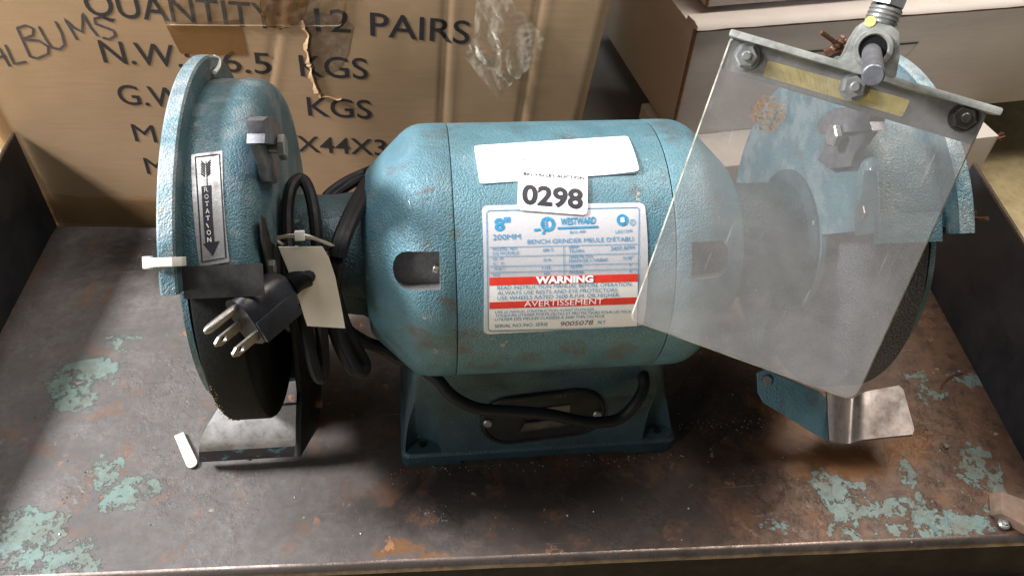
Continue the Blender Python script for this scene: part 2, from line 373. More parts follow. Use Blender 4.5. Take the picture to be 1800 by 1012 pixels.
def tag(o, label, cat, group=None):
    o['label'] = label; o['category'] = cat
    if group: o['group'] = group
    return o
def boolean(o, cutter, keep=False):
    md = o.modifiers.new('cut', 'BOOLEAN'); md.object = cutter; md.solver = 'EXACT'; md.operation = 'DIFFERENCE'
    try: md.material_mode = 'TRANSFER'
    except Exception: pass
    bpy.context.view_layer.update(); dg = bpy.context.evaluated_depsgraph_get()
    me = bpy.data.meshes.new_from_object(o.evaluated_get(dg)); o.modifiers.clear(); o.data = me
    me.shade_smooth(); me.set_sharp_from_angle(angle=R(32))
    if not keep: bpy.data.objects.remove(cutter)

# ---- flat print
_tc = {}
def glyphs(s, weight):
    k = (s, weight)
    if k in _tc: return _tc[k]
    cu = bpy.data.curves.new('t', 'FONT'); cu.body = s; cu.size = 1; cu.offset = weight; cu.resolution_u = 4; cu.fill_mode = 'BOTH'
    o = bpy.data.objects.new('t', cu); C.objects.link(o); bpy.context.view_layer.update()
    me = bpy.data.meshes.new_from_object(o.evaluated_get(bpy.context.evaluated_depsgraph_get()))
    vs = [tuple(v.co) for v in me.vertices]; fs = [tuple(p.vertices) for p in me.polygons]
    bpy.data.objects.remove(o); bpy.data.curves.remove(cu); bpy.data.meshes.remove(me)
    _tc[k] = (vs, fs); return _tc[k]
CAPH = max(v[1] for v in glyphs('H', 0)[0])
def text(mb, sf, s, p0, p1, hpx, weight=.015, off=.0004, mi=0, slant=0):
    if 'M' in s: weight = 0
    vs, fs = glyphs(s, weight); x0 = min(v[0] for v in vs); x1 = max(v[0] for v in vs)
    a = sf.uv(*p0); b = sf.uv(*p1); d = b-a; wd = d.length; d.normalize(); pp = V((-d.y, d.x))
    mx, my = (p0[0]+p1[0])/2, (p0[1]+p1[1])/2
    hh = (sf.uv(mx, my-hpx)-sf.uv(mx, my)).length
    q = [a+d*((x-x0)/(x1-x0)*wd+slant*y/CAPH*hh)+pp*(y/CAPH*hh) for x, y, z in vs]
    if isinstance(sf, Skin): q, fs = finer(q, fs, .0035)
    mb.add([sf.P(p.x, p.y, off) for p in q], fs, mi)
def finer(q, fs, L):                                  # split flat faces so that print can follow a dented board
    bm = bmesh.new(); vv = [bm.verts.new((p.x, p.y, 0)) for p in q]
    for f in fs:
        try: bm.faces.new([vv[i] for i in f])
        except ValueError: pass
    for k in range(4):
        es = [e for e in bm.edges if e.calc_length() > L]
        if not es: break
        bmesh.ops.subdivide_edges(bm, edges=es, cuts=1); bmesh.ops.triangulate(bm, faces=bm.faces)
    bm.verts.index_update(); r = [V((v.co.x, v.co.y)) for v in bm.verts], [tuple(v.index for v in f.verts) for f in bm.faces]
    bm.free(); return r
def ribbon(mb, sf, pts, wpx, off=.0004, mi=0, uvpts=None):
    q = uvpts or [sf.uv(*p) for p in pts]
    hw = wpx*.5 if uvpts else (sf.uv(pts[0][0]+wpx, pts[0][1])-q[0]).length*.5
    L = []; Rr = []
    for i, p in enumerate(q):
        d = (q[min(i+1, len(q)-1)]-q[max(i-1, 0)]); d = d.normalized() if d.length > 0 else V((1, 0)); n = V((-d.y, d.x))*hw
        L.append(sf.P(*(p+n), off)); Rr.append(sf.P(*(p-n), off))
    n = len(q); mb.add(L+Rr, [(i, i+1, n+i+1, n+i) for i in range(n-1)], mi)
def patch(mb, sf, c, rad=.003, off=.0006, base=0.0, rows=28, cols=6, mi=0, curl=None):
    """a sticker with rounded corners: c = four pixel corners top-left, top-right, bottom-right, bottom-left"""
    q = [sf.uv(*p) for p in c]; H = (q[0]-q[3]).length; W_ = (q[0]-q[1]).length; vs = []; 
    ts = sorted(set([i/rows for i in range(rows+1)]+[rad/H*k/5 for k in range(6)]+[1-rad/H*k/5 for k in range(6)]))
    for t_ in ts:
        dy = min(t_, 1-t_)*H; ins = 0 if dy >= rad else rad-math.sqrt(max(rad*rad-(rad-dy)**2, 0)); e = ins/W_
        l = q[0].lerp(q[3], t_); r = q[1].lerp(q[2], t_)
        for j in range(cols+1):
            s_ = e+(1-2*e)*j/cols; p = l.lerp(r, s_)
            vs.append(sf.P(p.x, p.y, off+(curl(s_, t_) if curl else 0)))
    k = cols+1; n = len(ts); fs = [(i*k+j, i*k+j+1, (i+1)*k+j+1, (i+1)*k+j) for i in range(n-1) for j in range(cols)]
    loop = [j for j in range(k)]+[i*k+cols for i in range(1, n)]+[(n-1)*k+j for j in range(cols-1, -1, -1)]+[i*k for i in range(n-2, 0, -1)]
    N0 = len(vs); m = len(loop)
    ctr = [vs[i] for i in loop]
    for i in loop:
        p = vs[i]
        if isinstance(sf, Drum): d = V((0, p.y, p.z-AX)); vs.append(V((p.x, 0, AX))+d.normalized()*(sf.R+base))
        else: vs.append(p-sf.N*((p-sf.O).dot(sf.N)-base))
    fs += [(loop[i], loop[(i+1) % m], N0+(i+1) % m, N0+i) for i in range(m)]
    mb.add(vs, fs, mi)
def disc(mb, sf, c, rpx, r0px=0, off=.0004, n=28, mi=0):
    o = sf.uv(*c); r = (sf.uv(c[0]+rpx, c[1])-o).length; r0 = (sf.uv(c[0]+r0px, c[1])-o).length if r0px else 0
    vs = [sf.P(o.x+r*math.cos(2*math.pi*i/n), o.y+r*math.sin(2*math.pi*i/n), off) for i in range(n)]
    if r0:
        vs += [sf.P(o.x+r0*math.cos(2*math.pi*i/n), o.y+r0*math.sin(2*math.pi*i/n), off) for i in range(n)]
        mb.add(vs, [(i, (i+1) % n, n+(i+1) % n, n+i) for i in range(n)], mi)
    else: mb.add(vs, [tuple(range(n))], mi)
def hexa(mb, c, d, r, h, mi=0, n=6, rot=0.3):
    c = V(c); d = V(d).normalized(); x = d.orthogonal().normalized(); y = d.cross(x)
    ring = lambda rr, t_: [c+d*t_+(x*math.cos(2*math.pi*k/n+rot)+y*math.sin(2*math.pi*k/n+rot))*rr for k in range(n)]
    mb.loft([ring(r, 0), ring(r, h*.8), ring(r*.86, h)], mi)

# ------------------------------------------------------------------ the setting
ZG = -.060
gm = MB(); gm.add([(-6, -5, ZG), (6, -5, ZG), (6, 7, ZG), (-6, 7, ZG)], [(0, 1, 2, 3)])
g = gm.build('concrete_floor', M['concrete'], smooth=0); g['kind'] = 'structure'; g['label'] = 'yellowish stained concrete floor'

# ------------------------------------------------------------------ steel tray
tray = thing('steel_tray', 'low worn steel tray with dark side walls and flaking mint paint under the bench grinder', 'tray', (0, 0, ZG))
FL, FR = V((-.45, -.1225, 0)), V((.362, -.1527, 0)); BL_, BR = V((-.408, .2085, 0)), V((.384, .146, 0))
fd = (FR-FL).normalized(); fn = V((fd.y, -fd.x, 0))           # fn points to the viewer
mb = MB(); mb.add([FL, FR, BR, BL_, *[p-V((0, 0, .003)) for p in (FL, FR, BR, BL_)]], [(0, 1, 2, 3), (7, 6, 5, 4), (1, 5, 6, 2), (2, 6, 7, 3), (3, 7, 4, 0)])
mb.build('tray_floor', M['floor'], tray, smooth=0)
mb = MB(); prof = []                                           # rolled front edge and the face below it
for i in range(9):
    a = R(90*i/8); prof.append((.006*math.sin(a), -.006+.006*math.cos(a)+.0004))
prof += [(.0062, -.05), (.0045, -.058), (.002, -.058), (.002, -.006), (0, -.003)]
rings = []; NN = 60
for k in range(NN+1):
    q = FL.lerp(FR, k/NN); jit = .0006*noise.noise(V((k*.35, 0, 0)))
    rings.append([q+fn*(a+jit*(a > .004))+V((0, 0, b+jit*.6)) for a, b in prof])
mb.loft(rings, 0, True); 
for i in range(len(mb.f)): pass
mb.m = [1 if min(mb.v[j].z for j in f) < -.03 else 0 for f in mb.f]
mb.build('front_lip', [M['lip'], M['lipface']], tray, smooth=40)
def wall(a, b, a2, b2, thick, name='side_wall'):
    a, b, a2, b2 = map(V, (a, b, a2, b2)); mb = MB(); o = V(thick); n = 14
    rg = []
    for k in range(n+1):
        t_ = k/n; lo = a.lerp(b, t_); hi = a2.lerp(b2, t_); wob = V((.0012*noise.noise(V((t_*6, lo.x*9, 0))), 0, 0))
        rg.append([lo+V((0,0,-.05)), hi+wob, hi+o+wob, lo+o+V((0,0,-.05))])
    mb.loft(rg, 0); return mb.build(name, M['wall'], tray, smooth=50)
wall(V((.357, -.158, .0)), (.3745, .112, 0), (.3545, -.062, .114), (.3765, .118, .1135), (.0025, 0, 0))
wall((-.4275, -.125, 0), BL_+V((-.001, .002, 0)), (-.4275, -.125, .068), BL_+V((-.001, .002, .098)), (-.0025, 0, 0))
for a_, b_ in ((V((.3558, -.062, .1145)), V((.3778, .118, .114))), (V((-.4287, -.125, .0685)), BL_+V((-.0022, .002, .0985)))):
    mb = MB(); mb.tube([a_.lerp(b_, k/12)+V((.0006*noise.noise(V((k*.9, 1, 1))), 0, 0)) for k in range(13)], .0016, 8, sm=2); mb.build('wall_rim', M['lip'], tray)
mb = MB()
for p in (atz(1763, 922, .001),):
    mb.rod(p, p+V((0, 0, .003)), .0042, 14, 0, .001); hexa(mb, p+V((0, 0, .003)), (0, 0, 1), .0022, .0015)
mb.build('corner_screw', M['nut'], tray)

wb = thing('wood_block', 'small brown wooden block in the right front corner of the tray', 'wood block', atz(1765, 915))
mb = MB(); zt = .010
p = [atz(1762, 902, zt), atz(1830, 938, zt), atz(1830, 888, zt), atz(1759, 862, zt)]
bot = [V((p[0].x-.0025, p[0].y+.004, .0008)), V((p[1].x, p[1].y, .0008)), V((p[2].x, p[2].y, .0008)), V((p[3].x-.0025, p[3].y+.004, .0008))]
mb.loft([bot, p]); mb.build('wood_body', M['wood'], wb, bevel=.0008)

# ------------------------------------------------------------------ brown cardboard box behind
bx = thing('cardboard_box', 'large brown cardboard box with black printed weights standing behind the grinder', 'cardboard box', (-.17, .33, ZG))
BO = V((-.4105, .2125, 0)); BU = V((.0978, -.0079, 0)).normalized(); BF = Plane(BO, BU, (0, 0, 1))
BN = BF.N; Lb = BF.uv(1040, 130).x
def box_edge(z): return -.003-.075*(z-ZG), BF.uv(1022, 200).x+.10*(z-.115)      # left and right edge of the front at a height
mb = MB(); nu, nv = 150, 110; vs = []
def dent(u, z):
    p = BF.P(u, z); d = .0014*noise.noise(V((u*8, z*8, 1)))+.0002*noise.noise(V((u*34, z*30, 4)))
    for (a, b) in (((783, 80), (778, 215)), ((935, 90), (915, 215)), ((470, 160), (455, 260))):
        A = BF.uv(*a); B = BF.uv(*b); t_ = (z-A.y)/(B.y-A.y) if B.y != A.y else 0
        c = A.x+(B.x-A.x)*t_; d -= .0010*math.exp(-((u-c)/.0022)**2); d += .0004*math.exp(-((u-c-.005)/.004)**2)
    return d
hgrid = [[0]*(nu+1) for j in range(nv+1)]
def skin_h(u, z):
    fj = min(max((z-ZG-.001)/(.50-ZG)*nv, 0), nv-1e-6); j = int(fj); l, r = box_edge(z)
    fi = min(max((u-l)/(r-l)*nu, 0), nu-1e-6); i = int(fi); a_, b_ = fi-i, fj-j
    return (hgrid[j][i]*(1-a_)+hgrid[j][i+1]*a_)*(1-b_)+(hgrid[j+1][i]*(1-a_)+hgrid[j+1][i+1]*a_)*b_
for j in range(nv+1):
    z = ZG+.001+(.50-ZG)*j/nv; l, r = box_edge(z)
    for i in range(nu+1):
        u = l+(r-l)*i/nu; e = min(i, nu-i); rd = -.003*max(0, 1-e/2)**2
        hgrid[j][i] = dent(u, z)+rd; vs.append(BF.P(u, z, hgrid[j][i]))
fs = [(j*(nu+1)+i, j*(nu+1)+i+1, (j+1)*(nu+1)+i+1, (j+1)*(nu+1)+i) for j in range(nv) for i in range(nu)]
mb.add(vs, fs); mb.build('front_panel', M['kraft'], bx, smooth=60, recalc=False)
dp = -BN*.30
def bp(u, z, back): return BF.P(u, z, -.0035)+(dp if back else V((0, 0, 0)))
z0, z1 = ZG+.001, .50; (l0, r0), (l1, r1) = box_edge(z0), box_edge(z1)  # top, out of view, set high to keep light off the white cartons
mb = MB(); mb.add([bp(l0, z0, 0), bp(r0, z0, 0), bp(r1, z1, 0), bp(l1, z1, 0), bp(l0, z0, 1), bp(r0, z0, 1), bp(r1, z1, 1), bp(l1, z1, 1)],
                  [(0, 4, 7, 3), (1, 2, 6, 5), (4, 5, 6, 7), (0, 1, 5, 4), (3, 7, 6, 2)])
mb.build('box_shell', M['kraft'], bx, smooth=0)
class Skin:                                                    # print that follows the dented front
    def __init__(s, sf, f): s.sf = sf; s.f = f; s.uv = sf.uv; s.N = sf.N; s.O = sf.O
    def P(s, u, v, off=0): return s.sf.P(u, v, off+s.f(u, v))
BS = Skin(BF, skin_h)
mb = MB(); W = .006
for s_, a, b, h in (('QUANTITY:', (154, 26), (497, 51), 42), ('12', (556, 54), (617, 57), 39), ('PAIRS', (651, 62), (824, 77), 40), ('N.W.:', (183, 109), (338, 119), 37),
                    ('6.5', (394, 125), (479, 130), 36), ('KGS', (529, 133), (647, 139), 36), ('G.W.:', (212, 183), (352, 191), 33), ('KGS', (542, 203), (653, 209), 32),
                    ('M', (238, 249), (277, 251), 29), ('X44X34', (524, 266), (708, 275), 27), ('M', (259, 306), (296, 308), 27)):
    mb = MB(); text(mb, BS, s_, a, b, h, W if len(s_) > 1 else .02, .0003); mb.build('printed_word', M['kraftink'], bx, smooth=0, recalc=False, merge=False)
mb = MB()
def zz(pts): 
    q = [(x/2.409, y/2.409) for x, y in pts]; o = []
    for i in range(len(q)-1):
        for k in range(4): o.append((q[i][0]+(q[i+1][0]-q[i][0])*k/4, q[i][1]+(q[i+1][1]-q[i][1])*k/4))
    return o+[q[-1]]
for st in ([(-28, 262), (-18, 190), (2, 215), (42, 282)], [(-22, 245), (25, 238)], [(22, 190), (60, 272), (112, 262)], [(72, 118), (100, 180), (128, 242)], [(72, 120), (110, 108), (142, 122), (140, 150), (92, 168)],
           [(95, 168), (165, 172), (205, 198), (205, 228), (160, 248), (126, 240)], [(165, 112), (195, 168), (222, 203), (255, 208), (275, 190), (262, 140), (235, 90)],
           [(328, 168), (300, 120), (275, 80), (312, 115), (350, 135), (352, 90), (350, 55), (385, 115), (415, 152)],
           [(468, 88), (440, 70), (402, 78), (405, 100), (440, 112), (482, 128), (490, 150), (465, 165), (435, 158)]):
    ribbon(mb, BS, zz(st), 4.6, .0003)
mb.build('handwriting', M['marker'], bx, smooth=0, recalc=False, merge=False)
mb = MB(); patch(mb, BS, [(292, 43), (423, 34), (436, 97), (318, 94)], .002, .0004, -.001, 10, 10); mb.build('tape_patch', M['tape'], bx, smooth=60)
mb = MB(); patch(mb, BS, [(272, -34), (610, -22), (600, 44), (292, 42)], .003, .0014, -.002, 16, 40, 0, lambda s_, t_: .0011*noise.noise(V((s_*22, t_*5, 3)))+.0006); mb.build('packing_tape', M['thinfilm'], bx, smooth=60)
mb = MB(); patch(mb, BS, [(455, -20), (545, -20), (530, 44), (462, 50)], .012, .0018, -.002, 10, 10, 0, lambda s_, t_: .001*noise.noise(V((s_*6, t_*5, 9)))); mb.build('tape_patch', M['tape'], bx, smooth=60)
# tape round the bottom and the left edge
A = BF.uv(95, 398); mb = MB(); us = [A.x-.012+i*.012 for i in range(42)]
vs = []
for u in us:
    for k, zq in enumerate((.001, .009, .020, .033+.004*noise.noise(V((u*40, 0, 0))))):
        vs.append(BS.P(u, zq, .0012+.0009*noise.noise(V((u*60, zq*90, 2)))))
mb.add(vs, [(i*4+j, (i+1)*4+j, (i+1)*4+j+1, i*4+j+1) for i in range(len(us)-1) for j in range(3)])
mb.build('bottom_tape', M['edgetape'], bx, smooth=60, recalc=False)
mb = MB(); vs = []
for i in range(30):
    z = .0+.3*i/29; l, r = box_edge(z)
    for k, (du, o) in enumerate(((.013, .0010), (.002, .0012), (-.007, -.004), (-.009, -.016))): vs.append(BF.P(l+du, z, o+.0005*noise.noise(V((z*50, du*80, 0)))))
mb.add(vs, [(i*4+j, (i+1)*4+j, (i+1)*4+j+1, i*4+j+1) for i in range(29) for j in range(3)])
mb.build('edge_tape', M['edgetape'], bx, smooth=60, recalc=False)
# torn paper layer
mb = MB()
tear = [(534, 33), (543, 62), (540, 86), (547, 112), (549, 128), (553, 146), (566, 168), (600, 173)]
def jag(pts, amp=1.8, k=6, seed=3):
    o = []; rs = random.Random(seed)
    for i in range(len(pts)-1):
        for j in range(k): t_ = j/k; o.append((pts[i][0]+(pts[i+1][0]-pts[i][0])*t_+rs.uniform(-amp, amp), pts[i][1]+(pts[i+1][1]-pts[i][1])*t_+rs.uniform(-amp, amp)))
    return o+[pts[-1]]
tj = jag(tear); n = len(tj); a = [BS.uv(*p) for p in tj]; b2 = [BS.uv(p[0]-6-3*math.sin(i*.8), p[1]+2) for i, p in enumerate(tj)]
mb.add([BS.P(q.x, q.y, .0024) for q in a]+[BS.P(q.x, q.y, .0004) for q in b2]+[BS.P(q.x+.0004, q.y, -.001) for q in a],
       [(i, i+1, n+i+1, n+i) for i in range(n-1)]+[(i, i+1, 2*n+i+1, 2*n+i) for i in range(n-1)])
mb.build('torn_edge', M['kraft'], bx, smooth=40)
mb = MB(); out = tj[:30]+[(598, 120), (612, 95), (622, 45), (600, 28), (560, 22)]; q = [BS.uv(*p) for p in out]
mb.add([BS.P(p.x, p.y, .0002) for p in q], [tuple(range(len(q)))]); mb.build('torn_patch', M['kraftcore'], bx, smooth=0)
# crumpled clear film hanging from the tape on the box
mb = MB(); poly = [(838, -12), (893, -14), (930, 30), (957, 62), (944, 100), (905, 135), (878, 166), (848, 132), (815, 94), (832, 55)]
pc = [BF.uv(*p) for p in poly]; cen = sum(pc, V((0, 0)))/len(pc); rings = []
for k in range(31):
    t_ = k/30; ring = []
    for i in range(140):
        x = i/140*len(pc); a = pc[int(x) % len(pc)].lerp(pc[(int(x)+1) % len(pc)], x-int(x)); q = cen.lerp(a, t_*(1+.06*noise.noise(V((i*.26, 2, 2)))))
        qq = V((q.x+q.y*.5, q.y-q.x*.3, 0)); h = .004+.009*abs(noise.noise(V((qq.x*42, qq.y*17, 5))))+.003*abs(noise.noise(V((qq.x*110, qq.y*50, 8))))+.0006*noise.noise(V((q.x*330, q.y*300, 3)))
        ring.append(BF.P(q.x, q.y, max(h, .0025)))
    rings.append(ring)
mb.loft(rings, 0, False); mb.build('crumpled_film', M['film'], bx, smooth=50)

# ------------------------------------------------------------------ white cartons at the right
ZC = .030
def carton(name, label, fl, fr, ztop, zbot, depth, loc_group='white cartons stacked behind the tray', wrinkle=.0):
    fl = V(fl); fr = V(fr); th = thing(name, label, 'carton', (fl.x, fl.y, zbot), loc_group)
    d = (fr-fl); d.z = 0; d.normalize(); nb = V((-d.y, d.x, 0)); up = V((0, 0, ztop-zbot))
    a, b = V((fl.x, fl.y, zbot)), V((fr.x, fr.y, zbot)); mb = MB()
    mb.loft([[a, b, b+nb*depth, a+nb*depth], [a+up, b+up, b+up+nb*depth, a+up+nb*depth]]); mb.build('carton_body', M['white'], th, bevel=.0015)
    return th, a, b, d, nb
cbl, cbr = atz(1217, 238, ZC), atz(1744, 184, ZC)
dA = (cbr-cbl).normalized(); cbl2 = hit(1184, 214, cbl, V((dA.y, -dA.x, 0))); 
nA = V((dA.y, -dA.x, 0)); tl = hit(1229, 52, cbl, nA); bl = hit(1184, 214, cbl, nA); bl = bl+(bl-tl)*.25
zA = tl.z
hA, a, b, d, nb = carton('white_carton', 'white carton with a green printed outline behind the eye shield', (tl.x-.004, 0, 0) and tl-dA*.004, cbr+dA*.2, zA, ZC+.001, .30)
PA = Plane(a, d, (0, 0, 1))
mb = MB(); ribbon(mb, PA, [(1395, 93), (1613, 75), (1519, 180), (1395, 93)], 4.2, .0008); mb.build('printed_outline', M['greenink'], hA, smooth=0, recalc=False)
mb = MB()
rg = []
for i in range(61):                                             # rolled white top edge with the raw board under it
    t_ = i/60; c = a+d*(t_*(b-a).length)+V((0, 0, zA-ZC-.001)); wv = .0016*noise.noise(V((t_*26, 1, 0)))
    rg.append([c+nb*.02+V((0, 0, .0045)), c+nb*.004+V((0, 0, .006+wv)), c-nb*(.0035+wv)+V((0, 0, .0045)), c-nb*(.005+wv)+V((0, 0, .0015)), c-nb*.002+V((0, 0, .0005)), c+nb*.02+V((0, 0, .0002))])
mb.loft(rg); mb.build('lid_edge', M['white'], hA, smooth=70)
mb = MB(); rg = []
for i in range(91):
    t_ = i/90; c = a+d*(t_*(b-a).length)+V((0, 0, zA-ZC-.0025)); wv = .0008*noise.noise(V((t_*90, 1, 0)))
    rg.append([c-nb*.0012+V((0, 0, .0018)), c-nb*(.0022)+V((0, 0, wv)), c-nb*.0005+V((0, 0, -.0012+wv))])
mb.loft(rg); mb.build('raw_edge', M['edge'], hA, smooth=0)
mb = MB(); rg = []
for i in range(41):
    t_ = i/40; c = a+V((0, 0, (zA-ZC)*t_)); wv = .0007*noise.noise(V((t_*40, 3, 0)))
    rg.append([c-d*.0022-nb*.0006, c-nb*(.0022+wv), c+d*(.0022+wv)-nb*.0006, c+nb*.001])
mb.loft(rg); mb.build('raw_edge', M['edge'], hA, smooth=0)
# side faces' lower band
# upper carton, set back on the first
ul = hit(1240, 18, (0, 0, zA+.004), (0, 0, 1)); ur = hit(1460, 0, (0, 0, zA+.004), (0, 0, 1)); du = (ur-ul).normalized()
hB, a2, b2_, d2, nb2 = carton('white_carton', 'topmost white carton at the top edge of the photo, stacked on another', ul, ul+du*.5, zA+.2, zA+.0065, .25)
PB = Plane(a2, -nb2, (0, 0, 1))
mb = MB(); rg = []
for i in range(21):
    c = a2+V((0, 0, .19*i/20)); rg.append([c-d2*.0018, c-nb2*.0018, c+d2*.0018-nb2*.0005])
mb.loft(rg); mb.build('raw_edge', M['edge'], hB, smooth=0)
# lower carton under the first: its corner shows right of the shield
cr = atz(1757, 239, ZC); cl = cr-dA*.36+V((0, -.0, 0))
hC, a3, b3, d3, nb3 = carton('white_carton', 'lowest white carton, its frayed corner showing beyond the right tray wall', cl, cr, ZC, ZG+.001, .12)
mb = MB(); c = b3+V((0, 0, ZC-ZG-.002))
for k in range(9): mb.rod(c+V((random.uniform(-.003, .002), random.uniform(-.002, .004), random.uniform(-.004, .003))), c+V((random.uniform(0, .007), random.uniform(-.002, .004), random.uniform(-.004, .005))), .0007, 5)
mb.build('frayed_corner', M['edge'], hC)
# low carton, darkened and widened to fill the shaded gap beside the brown box
gl = atz(1157, 210, ZG+.001); gt = atz(1080, 25, ZG+.001)
q0 = atz(1082, 207, ZG); q1 = atz(1059, 25, ZG)
hD = thing('grey_carton', 'low carton given the grey of the shade between the brown box and the white cartons', 'carton', (q0.x, q0.y, ZG))
mb = MB(); A0 = V((.1180, .372, 0)); 
zt = ZG+.034; pa = atz(1082, 207, zt); pb = atz(1056, 25, zt); pcq = atz(1079, 25, zt); pd = atz(1156, 210, zt)
ex = (pa-pb).normalized(); lf = V((-.12, 0, 0)); fr_ = [pa+ex*.05+lf, pd+ex*.05, pcq-ex*.3, pb-ex*.3+lf]
mb.loft([[V((p.x, p.y, ZG+.001)) for p in fr_], fr_]); mb.build('carton_body', M['greycard'], hD, bevel=.001)

# ------------------------------------------------------------------ the bench grinder
gr = thing('bench_grinder', 'worn teal bench grinder with two wheel guards and a clear eye shield in the tray', 'bench grinder', (0, 0, .0005))
SL, SR = -.0637, .0612
def bell(xs, s):                                               # profile of an end bell; s = -1 left, +1 right
    pr = [(0, .0), (0, .0797), (.0008, .0802), (.011, .0802), (.0170, .0799), (.0212, .0789), (.0250, .0769), (.0285, .0742), (.0320, .0708), (.0470, .0560), (.0498, .0527), (.0512, .050), (.0508, .040), (.050, 0)]
    return [(xs+s*a, r) for a, r in pr]
mb = MB(); mb.lathe([(SL+.0004, 0), (SL+.0004, .0792), (SL+.0008, .08), (0, .08), (SR-.0008, .08), (SR-.0004, .0792), (SR-.0004, 0)], n=144)
mb.build('motor_housing', M['paint'], gr, smooth=35)
for xs, s in ((SL, -1), (SR, 1)):
    mb = MB(); mb.lathe(bell(xs, s), n=144); o = mb.build('end_bell', M['paint'], gr, smooth=40)
    # vent pocket: stadium end towards the outside
    am = R(35.0); ra = V((0, -math.cos(am), math.sin(am))); ta = V((0, math.sin(am), math.cos(am)))
    xi, xo, hh = xs+s*.0085, xs+s*.0345, .0106
    pts = [V((xi, 0, 0))+ta*-hh, V((xi, 0, 0))+ta*hh]
    for k in range(9): a = R(90-180*k/8); pts.append(V((xo-s*hh*.8, 0, 0))+V((s*hh*.8*math.cos(a), 0, 0))+ta*(hh*math.sin(a)))
    cb = MB(); base = V((0, 0, AX))
    cb.prism([base+p+ra*.058 for p in pts], ra*.04); co = cb.build('c', M['silver'], None, smooth=0)
    boolean(o, co)
    for q in o.data.polygons:
        if q.material_index < len(o.data.materials) and o.data.materials[q.material_index] == M['silver']: pass
    mb = MB()
    ce = V((xs+s*.0085+s*.0006, 0, AX))+ra*.070; mb.rod(ce-ta*.001, ce+V((s*.003, 0, 0)), .0028, 12, 0, .0005); mb.build('vent_screw', M['prong'], gr)
# shaft housings
for s in (-1, 1):
    mb = MB(); xs = SL if s < 0 else SR
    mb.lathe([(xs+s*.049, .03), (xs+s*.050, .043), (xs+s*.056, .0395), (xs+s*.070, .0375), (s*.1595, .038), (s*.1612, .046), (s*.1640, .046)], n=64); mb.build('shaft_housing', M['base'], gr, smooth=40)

# base
mb = MB()
def rr(x0, x1, y0, y1, z, r=.006, n=5):
    o = []
    for cx, cy, a0 in ((x1-r, y0+r, -90), (x1-r, y1-r, 0), (x0+r, y1-r, 90), (x0+r, y0+r, 180)):
        for k in range(n): a = R(a0+90*k/(n-1)); o.append(V((cx+r*math.cos(a), cy+r*math.sin(a), z)))
    return o
XB0, XB1, YB = -.1019, .0963, .067
mb.loft([rr(XB0, XB1, -YB, YB, .001), rr(XB0, XB1, -YB, YB, .012), rr(XB0+.001, XB1-.002, -.0655, .0655, .0135), rr(XB0+.006, XB1-.012, -.055, .055, .055, .008), rr(XB0+.010, XB1-.018, -.050, .050, .085, .008), rr(XB0+.010, XB1-.018, -.03, .03, .10, .008)])
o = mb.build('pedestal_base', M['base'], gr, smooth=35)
cb = MB(); cb.box((-.060, -.08, -.01), (.060, .08, .0045)); boolean(o, cb.build('c', M['base'], smooth=0))
for cx in (-.0865, .0835):
    cb = MB(); cb.rod((cx, -.0655, .0145), (cx, -.0655, .12), .0125, 28); boolean(o, cb.build('c', M['base'], smooth=0))
for cx in (-.0865, .0835):
    mb = MB(); mb.rod((cx, -.058, .0146), (cx, -.058, .0152), .0026, 14); mb.build('bolt_hole', M['wheel'], gr)
# switch plate on the sloping front of the base
SP = Plane((0, -.0655, .0135), (1, 0, 0), V((0, .0105, .0415)))
def cro5(x, y): return (680+x/3.333, 560+y/3.333)
c0 = SP.uv(*cro5(600, 605)); c1 = SP.uv(*cro5(1225, 525))
def stadium(sf, a, b, r, off, n=14):
    d = (b-a).normalized(); p = V((-d.y, d.x)); o = []
    for k in range(n+1): t_ = R(90+180*k/n); o.append(a+d*r*math.cos(t_)+p*r*math.sin(t_))
    for k in range(n+1): t_ = R(-90+180*k/n); o.append(b+d*r*math.cos(t_)+p*r*math.sin(t_))
    return [sf.P(q.x, q.y, off) for q in o]
rS = (SP.uv(*cro5(900, 425))-SP.uv(*cro5(920, 695))).length/2
dS = (c1-c0).normalized(); ctr = (c0+c1)/2; hl = (SP.uv(*cro5(545, 570))-SP.uv(*cro5(1278, 540))).length/2-rS
ca, cb_ = ctr-dS*hl, ctr+dS*hl
mb = MB(); mb.loft([stadium(SP, ca, cb_, rS, -.004), stadium(SP, ca, cb_, rS, .0022), stadium(SP, ca, cb_, rS-.001, .0032), stadium(SP, ca, cb_, rS-.0028, .0032), stadium(SP, ca, cb_, rS-.0034, .0022)])
swp = mb.build('switch_plate', M['black'], gr, smooth=35)
pS = V((-dS.y, dS.x)); mb = MB(); q = [ctr+dS*x+pS*y for x, y in ((-.017, -.008), (.018, -.008), (.018, -.0005), (-.013, -.0005))]
mb.prism([SP.P(a.x, a.y, .0020) for a in q], SP.N*.0035); q = [ctr+dS*x+pS*y for x, y in ((-.012, .0), (.019, .0), (.019, .009), (-.012, .009))]
mb.prism([SP.P(a.x, a.y, .0020) for a in q], SP.N*.0012); mb.build('toggle', M['dark'], swp, bevel=.0006)
mb = MB(); text(mb, SP, 'ON', cro5(748, 470), cro5(805, 466), 6, .02, .0026); text(mb, SP, 'OFF', cro5(970, 448), cro5(1055, 440), 6, .02, .0026)
mb.build('switch_lettering', M['dark'], swp, smooth=0, recalc=False, merge=False)
for c in (cro5(590, 597), cro5(1230, 545)):
    q = SP.uv(*c); mb = MB(); mb.rod(SP.P(q.x, q.y, .002), SP.P(q.x, q.y, .0042), .0034, 16, 0, .001); sw = mb.build('screw', M['rod'], swp)

